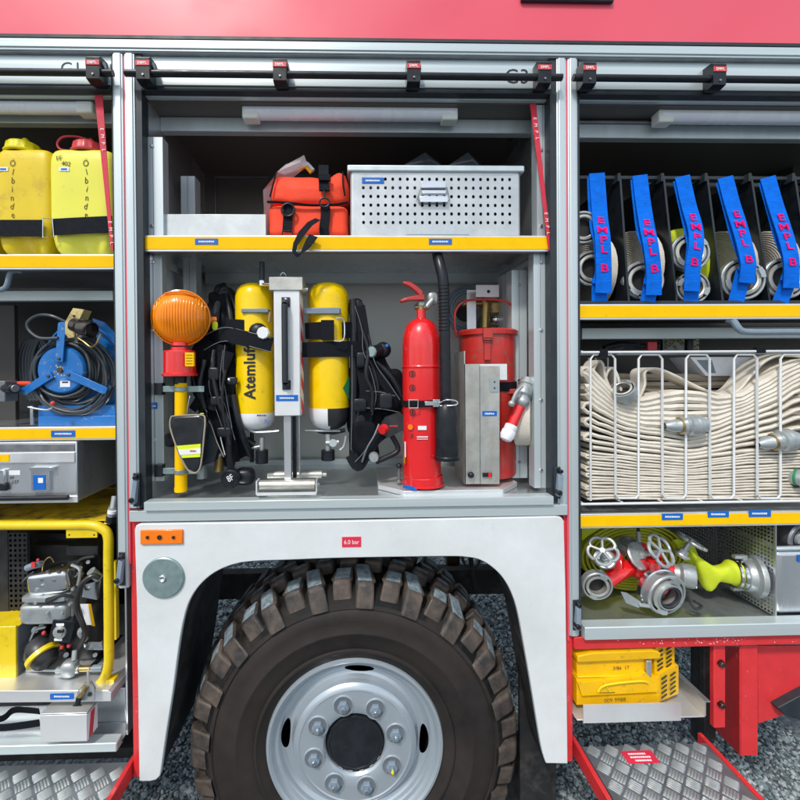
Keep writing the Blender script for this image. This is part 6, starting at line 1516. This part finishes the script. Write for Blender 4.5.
b = MB('cast'); q = at(800, 478, .04); b.lathe([(.02, -.05), (.03, -.02), (.033, 0), (.03, .02), (0, .022)], q, (.5, -1, 0), 20); b.m('green_mark'); b.lathe([(.0335, -.004), (.034, -.008), (.033, -.012)], q, (.5, -1, 0), 20); b.m('bore_dark'); b.cyl(at(795, 485, .04), at(797, 485, .04), .01, 12)
solo('hose_coupling', b, 'small silver coupling with green mark low at the right photo edge', 'coupling')
b = zigzag([(580, 420), (860, 420)], [(580, 372), (700, 374), (780, 370), (860, 370)], 6, 592, 800, .22, .16, 'hose_beige_dark', 8, 1.2)  # darker hose colour carries the shade of the deeper stack
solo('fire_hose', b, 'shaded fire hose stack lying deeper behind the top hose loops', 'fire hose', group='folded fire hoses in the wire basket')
b = MB('lamp_tube'); b.prism([at(x, y, .2) for x, y in [(690, 357), (755, 357), (735, 376), (706, 376)]], V(0, .12, 0)); b.m('blue_grey'); b.prism([at(x, y, .198) for x, y in [(697, 360), (712, 360), (716, 373), (708, 373)]], V(0, .002, 0)); solo('plastic_bin', b, 'pale grey angular bin behind the basket top', 'bin', bev=.004)
b = MB('black_plastic'); b.tube([at(604, 348, .3), at(620, 344, .3), at(640, 346, .3), at(658, 345, .3)], .012, 10, 4); b.m('cap_red'); b.px(648, 342, 657, 350, .28, .3); b.m('black_plastic'); b.cyl(at(689, 338, .3), at(689, 352, .3), .016, 12); solo('tool_bundle', b, 'black and red tool handles lying behind the basket top', 'tool')
b = MB('white_sticker'); b.px(663, 338, 699, 354, .610, .614); b.m('hose_olive')  # white sheet stands in for daylight through an opening, dots for foliage
rq = random.Random(4)
for _ in range(60): x, y = rq.uniform(664, 698), rq.uniform(338, 352); b.px(x, y, x + 1.4, y + 1.4, .606, .609)
part('daylight_sheet', b, truck)

# lower compartment: floor sheet edge, hydrant divider
Yd = .08
t = thing('hose_divider', 'red branching hose divider with three petal handwheels and silver couplings', 'hose divider', at(645, 615, Yd))
b = MB('ext_red'); b.mats[0] = 'ext_red'
J = at(640, 568, Yd + .05)
b.tube([at(604, 583, Yd + .01), at(615, 575, Yd + .03), at(630, 567, Yd + .05), J], .030, 18, 5); b.tube([J, at(645, 570, Yd + .04), at(655, 583, Yd + .01), at(664, 592, Yd - .01)], .038, 18, 5); b.tube([J, at(655, 568, Yd + .06), at(670, 571, Yd + .06), at(682, 574, Yd + .05)], .030, 18, 5)
b.tube([at(640, 545, Yd + .12), at(638, 556, Yd + .09), J], .028, 16, 4); b.cyl(at(613, 556, Yd + .04), at(616, 572, Yd + .05), .034, 20); b.cyl(at(650, 556, Yd + .02), at(650, 574, Yd + .04), .040, 20)
b.sph(J, .045, 16)
part('body', b, t)
def coup(q, ax, rr_, dp, ringed):
    b = MB('cast'); storz(b, q, ax, rr_, dp, 'cast', lugs=2, phase=1.2)
    if ringed:
        a = Vector(ax).normalized(); b.m('polished'); b.lathe([(rr_ * .98, -dp * .95), (rr_ * 1.06, -dp * .9), (rr_ * 1.06, -dp * .6), (rr_ * .98, -dp * .55)], q, a, 36)
        b.m('black_rubber'); b.lathe([(rr_ * .50, .004), (rr_ * .56, .010), (rr_ * .50, .014), (rr_ * .44, .010), (rr_ * .42, .0)], q, a, 32); b.m('cast'); b.lathe([(rr_ * .64, 0.0), (rr_ * .62, .014), (rr_ * .56, .014)], q, a, 32)
    part('coupling', b, t)
coup(at(598, 587, Yd - .02), V(-.15, -1, -.12), 14.7 * sc(Yd), .045, False)
coup(at(668, 596, Yd - .05), V(.12, -1, -.12), 21.5 * sc(Yd - .05), .06, True)
coup(at(694, 577, Yd + .03), V(.9, -.42, -.05), 12 * sc(Yd), .07, False)
def handwheel(c, ax, r, stem, rb):
    b = MB('zinc_teal'); b.mats[0] = 'cast'; ax = Vector(ax).normalized(); u = V(1, 0, 0); u = (u - ax * u.dot(ax)).normalized(); w_ = ax.cross(u)
    ring_ = []
    for k in range(60):
        a = 2 * math.pi * k / 60; rr_ = r * (.80 + .20 * abs(math.sin(2.5 * a)) ** .55); ring_.append(c + (u * math.cos(a) + w_ * math.sin(a)) * rr_)
    b.tube(ring_, .0066, 8, 0, closed=True)
    for k in range(5):
        a = 2 * math.pi * k / 5; d = u * math.cos(a) + w_ * math.sin(a); b.tube([c + d * r * .12, c + d * r * .80], .0055, 8, 0)
    b.lathe([(0, .006), (.009, .006), (.011, 0), (.009, -.008)], c, ax, 16); b.cyl(c, c - ax * stem, .0105, 14)
    part('handwheel', b, t)
    b = MB('cast'); b.lathe([(0, .0), (rb * .92, 0), (rb, -.005), (rb * .9, -.014), (0, -.016)], c - ax * stem, ax, 36); b.lathe([(.018, 0), (.016, .016), (.010, .018)], c - ax * stem, ax, 6); part('bonnet', b, t)
handwheel(at(602.5, 550.5, Yd - .03), V(-.45, -.62, .64), 14 * sc(Yd - .03), .08, .040); handwheel(at(660.5, 550.5, Yd - .04), V(.36, -.74, .52), 15.8 * sc(Yd - .04), .09, .054)
handwheel(at(691, 541, Yd + .05), V(.45, -.15, .85), 13.5 * sc(Yd + .05), .06, .03)
b = MB('cast'); b.cyl(at(638.5, 531, Yd + .1), at(638.5, 549, Yd + .1), .008, 12, .011); b.m('black_plastic'); b.cyl(at(638.2, 526, Yd + .1), at(638.2, 534, Yd + .1), .006, 10); b.m('cast'); b.lathe([(.03, -.01), (.05, 0), (.048, .02), (.03, .03)], at(628, 548, Yd + .10), V(-.2, -.3, 1), 28)
part('drain_lever', b, t)
b = MB('hose_beige_dark'); b.mats[0] = 'cast'; b.quadpx([(621, 592), (627, 593), (641, 602), (639, 608), (626, 603)], .05, .004); b.tube([at(640, 605, .05), at(650, 606, .03)], .007, 8, 3); b.m('engine_black'); b.tube([at(690, 603, .04), at(696, 609, .03), at(702, 606, .04), at(694, 601, .04)], .005, 8, 4); part('retaining_clip', b, t)

# big lime hose roll lying behind
c = at(622, 547, .33); b = MB('hose_olive'); pts = []; turns = 11; n = 36; R_ = .235; th = R_ / (turns + 1)
for i in range(turns * n):
    a = 2 * math.pi * i / n; rr_ = th + th * i / n; pts.append(V(c.x + rr_ * math.cos(a) * 1.0, .24, c.z + rr_ * math.sin(a) * .62))
b.band(pts, (0, .14, 0), th * .52)
t2 = thing('lime_hose_roll', 'flattened yellow-green hose roll behind the red divider', 'hose roll', V(c.x, .30, c.z - .15)); part('rolled_hose', b, t2)
b = MB('hose_lime'); b.band([at(575, 524, .2), at(590, 526, .2), at(606, 522, .22), at(628, 519, .24)], (0, .16, 0), .010, 4); b.prism([at(x, y, .235) for x, y in [(582, 524), (608, 524), (588, 536), (582, 541)]], V(0, .1, 0)); part('loose_end', b, t2)
# twisted lime hose with big coupling
t = thing('lime_hose', 'twisted yellow-green hose end with large silver coupling', 'hose', at(720, 605, .2))
b = MB('hose_lime')
secs = [((676, 547), .18, 1, 8, .01), ((686, 553), .17, 1, 14, .012), ((697, 568), .15, 3, 20, .018), ((708, 575), .14, 7, 15, .02), ((716, 574), .13, 10, 8, .024), ((724, 573), .13, 12, 9, .03), ((731, 573), .12, 13, 12, .04), ((737, 574), .12, 13, 13.2, .045)]
rings = []
C_ = catmull([V(p[0], p[1], Y) for p, Y, *_ in secs], 4); W_ = catmull([V(a, h, d) for _, _, a, h, d in secs], 4)
for i, (p, w_) in enumerate(zip(C_, W_)):
    cc = at(p.x, p.y, p.z); k = sc(p.z); hh = w_.y * k; dd = w_.z; tw = -.5 * (1 - i / len(C_)) ; rg = []
    for j in range(20):
        a = 2 * math.pi * j / 20; sq = abs(math.cos(a)) ** .8 * (1 if math.cos(a) > 0 else -1)
        v = V(-math.sin(.5) * hh * math.sin(a) * (1 - i / len(C_)), dd * sq, hh * math.sin(a)) ; v *= 1 + .06 * math.sin(3 * a + i * .7)
        rg.append(b.bm.verts.new(cc + v))
    rings.append(rg)
for r0, r1 in zip(rings[:-1], rings[1:]):
    for j in range(20): f = b.bm.faces.new((r0[j], r0[(j + 1) % 20], r1[(j + 1) % 20], r1[j])); f.smooth = True
b.prism([at(x, y, .19) for x, y in [(679, 550), (684, 539), (694, 548), (690, 560)]], V(0, .02, 0))
b.prism([at(x, y, .24) for x, y in [(676, 552), (680, 540), (692, 540), (700, 560), (690, 566)]], V(0, .02, 0)); part('hose', b, t, ang=60)
b = MB('cast'); p = at(734, 573.5, .12); d = V(.92, -.28, -.04).normalized()
b.m('polished'); 
for h in (.0, .018): b.lathe([(.050, h), (.053, h + .002), (.053, h + .010), (.050, h + .012)], p, d, 28)
b.m('cast'); b.lathe([(.050, .028), (.056, .03), (.060, .036), (.061, .052), (.066, .056), (.076, .060), (.078, .070), (.076, .078), (.070, .081), (.062, .080), (.050, .07), (0, .07)], p, d, 44)
w_ = d.cross(V(0, 0, 1)).normalized(); up_ = w_.cross(d)
for sg in (1, -1): q = p + up_ * .064 * sg + d * .03 - w_ * .02; b.bx(q.x - .03, q.x + .02, q.y - .008, q.y + .008, q.z - .006, q.z + .006)
b.m('steel_dark'); b.tube([p + d * .045 - w_ * .062, p + d * .075 - w_ * .063 + up_ * .0, p + d * .075 - w_ * .060 - up_ * .02, p + d * .05 - w_ * .058 - up_ * .03], .002, 6, 0); part('coupling', b, t)

# perforated partition
zt_, zb = at(774, 521, .03).z, at(774, 616, .03).z; xd = at(774, 560, .03).x
b = MB('sheet'); b.perf(lambda u, v: V(xd, .03 + .55 * u, zb + (zt_ - zb) * v), 40, 24, .62)
b.bx(xd - .002, xd + .002, .022, .03, zb, zt_)
part('perforated_partition', b, truck)
# aluminium bucket at right with hose end
t = thing('aluminium_container', 'round cornered aluminium container beside the perforated partition at right edge', 'container', at(800, 616, .06))
x0_, x1_ = at(776, 590, .03).x, at(850, 590, .03).x; zb, zt_ = at(790, 615, .03).z, at(790, 547, .03).z
b = MB('sheet'); b.bx(x0_ + .002, x1_, .03, .30, zb, zt_ - .012); part('container_body', b, t, bev=.022, seg=4)
b = MB('anodised'); b.bx(x0_, x1_ + .003, .026, .304, zt_ - .014, zt_); part('rim', b, t, bev=.005)
b = MB('bore_dark'); b.bx(x0_ + .01, x1_ - .01, .04, .29, zt_, zt_ + .001); part('inside', b, t)  # dark sheet across the top stands for the shaded hollow
b = MB('blue_sticker'); b.px(798, 555, 812, 562, .026, .028); part('label_sticker', b, t)
t = thing('suction_coupling', 'dark grey round coupling with red hose resting on the aluminium container', 'coupling', at(800, 547, .08))
b = MB('steel_dark'); q = at(801, 539, .07); b.lathe([(.074, .05), (.074, -.02), (.068, -.026), (.060, -.026), (.056, -.010), (.046, -.008)], q, (0, 1, 0), 36); b.m('black_plastic'); b.lathe([(.046, -.008), (.040, -.012), (.036, -.002)], q, (0, 1, 0), 28); b.m('cast'); b.lathe([(.036, -.004), (.030, -.016), (0, -.018)], q, (0, 1, 0), 28); part('ring', b, t)
b = MB('cap_red'); b.tube([at(776, 546, .12), at(784, 536, .11), at(795, 527, .10), at(812, 525, .10)], .010, 10, 5); b.tube([at(776, 536, .2), at(788, 530, .18), at(800, 528, .18)], .009, 10, 5); part('red_hose', b, t)

# --- wheel chocks
for i, (x0, y0, x1, y1, lab, dz) in enumerate(((577, 651, 660, 678, 'upper yellow wheel chock lying in the small tray under the body', 0), (578, 677, 664, 706, 'lower yellow wheel chock with handwritten number in the small tray', 1))):
    Yh = .0 + .006 * (1 - i)
    t = thing('wheel_chock', lab, 'wheel chock', at((x0 + x1) / 2, y1, Yh + .1), 'yellow wheel chocks in the tray')
    b = MB('chock_yellow')
    zt_, zb = at(620, y0, Yh).z, at(620, y1, Yh).z; xa_, xb_ = at(x0, 680, Yh).x, at(x1, 680, Yh).x
    if i == 0:
        b.prism([V(xa_, Yh - .005, zt_ - .012), V(xa_ + .05, Yh - .01, zt_), V(xb_ - .03, Yh - .01, zt_ + .004), V(xb_, Yh - .005, zt_ - .008), V(xb_, Yh - .005, zt_ - .030), V(xa_, Yh - .005, zt_ - .036)], V(0, .2, 0))
        b.bx(xa_ + .006, xb_ - .02, Yh + .012, Yh + .19, zb, zt_ - .03); b.bx(xa_ + .004, xb_ - .026, Yh + .002, Yh + .19, zb, zb + .008)
        b.m('cast'); b.px(647, 661, 652, 677, Yh - .004, Yh + .01); b.tpx('3/86  17', 621, 668, 3.6, Yh + .011, 'black_ink', rot=2)
    else:
        b.bx(xa_, xb_ - .01, Yh + .010, Yh + .19, zb, zt_ - .01)
        b.prism([at(578, 683, Yh - .002), at(640, 676, Yh - .002), at(645, 672, Yh - .002), at(659, 686, Yh - .002), at(657, 692, Yh - .002), at(582, 696, Yh - .002)], V(0, .02, 0)) ; b.m('brown_ink')
        b.m('chock_yellow'); 
        b.tpx('009 9988', 615, 700, 4.2, Yh + .009, 'brown_ink', rot=2)
        b.m('brown_ink'); b.px(600, 692.5, 615, 693.3, Yh - .003, Yh - .002)
    ch = part('chock_body', b, t, bev=.004, seg=3)
    # ribbed end seen from the left
    b = MB('chock_yellow'); xe = xb_ - .012
    b.prism([V(xe, Yh + .012, zb), V(xe, Yh + .012, zt_ - .004), V(xe + .05, Yh + .03, zt_ + .004), V(xe + .105, Yh + .05, zt_ - .012 * (1 - i)), V(xe + .105, Yh + .05, zb)], V(0, .09, 0))
    b.m('brown_ink'); b.mats[-1] = 'engine_black'
    for k in range(5):
        z = zb + .012 + k * (zt_ - zb - .02) / 5
        for j in range(2):
            x0q = xe + .012 + j * .045; f0 = (x0q - xe) / .105 * .038 + .0095; f1 = (x0q + .028 - xe) / .105 * .038 + .0095
            b.prism([V(x0q, Yh + f0, z), V(x0q + .028, Yh + f1, z + .006), V(x0q + .028, Yh + f1, z + .012), V(x0q, Yh + f0, z + .006)], V(.001, -.0015, 0))
    part('ribbed_end', b, t, bev=.002)
    if i:
        b = MB('cylinder_yellow'); b.mats[0] = 'yellow_paint'
        A = at(612, 690, Yh - .004); b.tube([at(598, 692, Yh - .006), at(606, 685, Yh - .008), at(640, 681, Yh - .008), at(648, 683, Yh - .006)], .004, 8, 3); b.tube([at(604, 682, Yh - .005), at(610, 692, Yh - .005)], .003, 8, 0); part('handle', b, t)
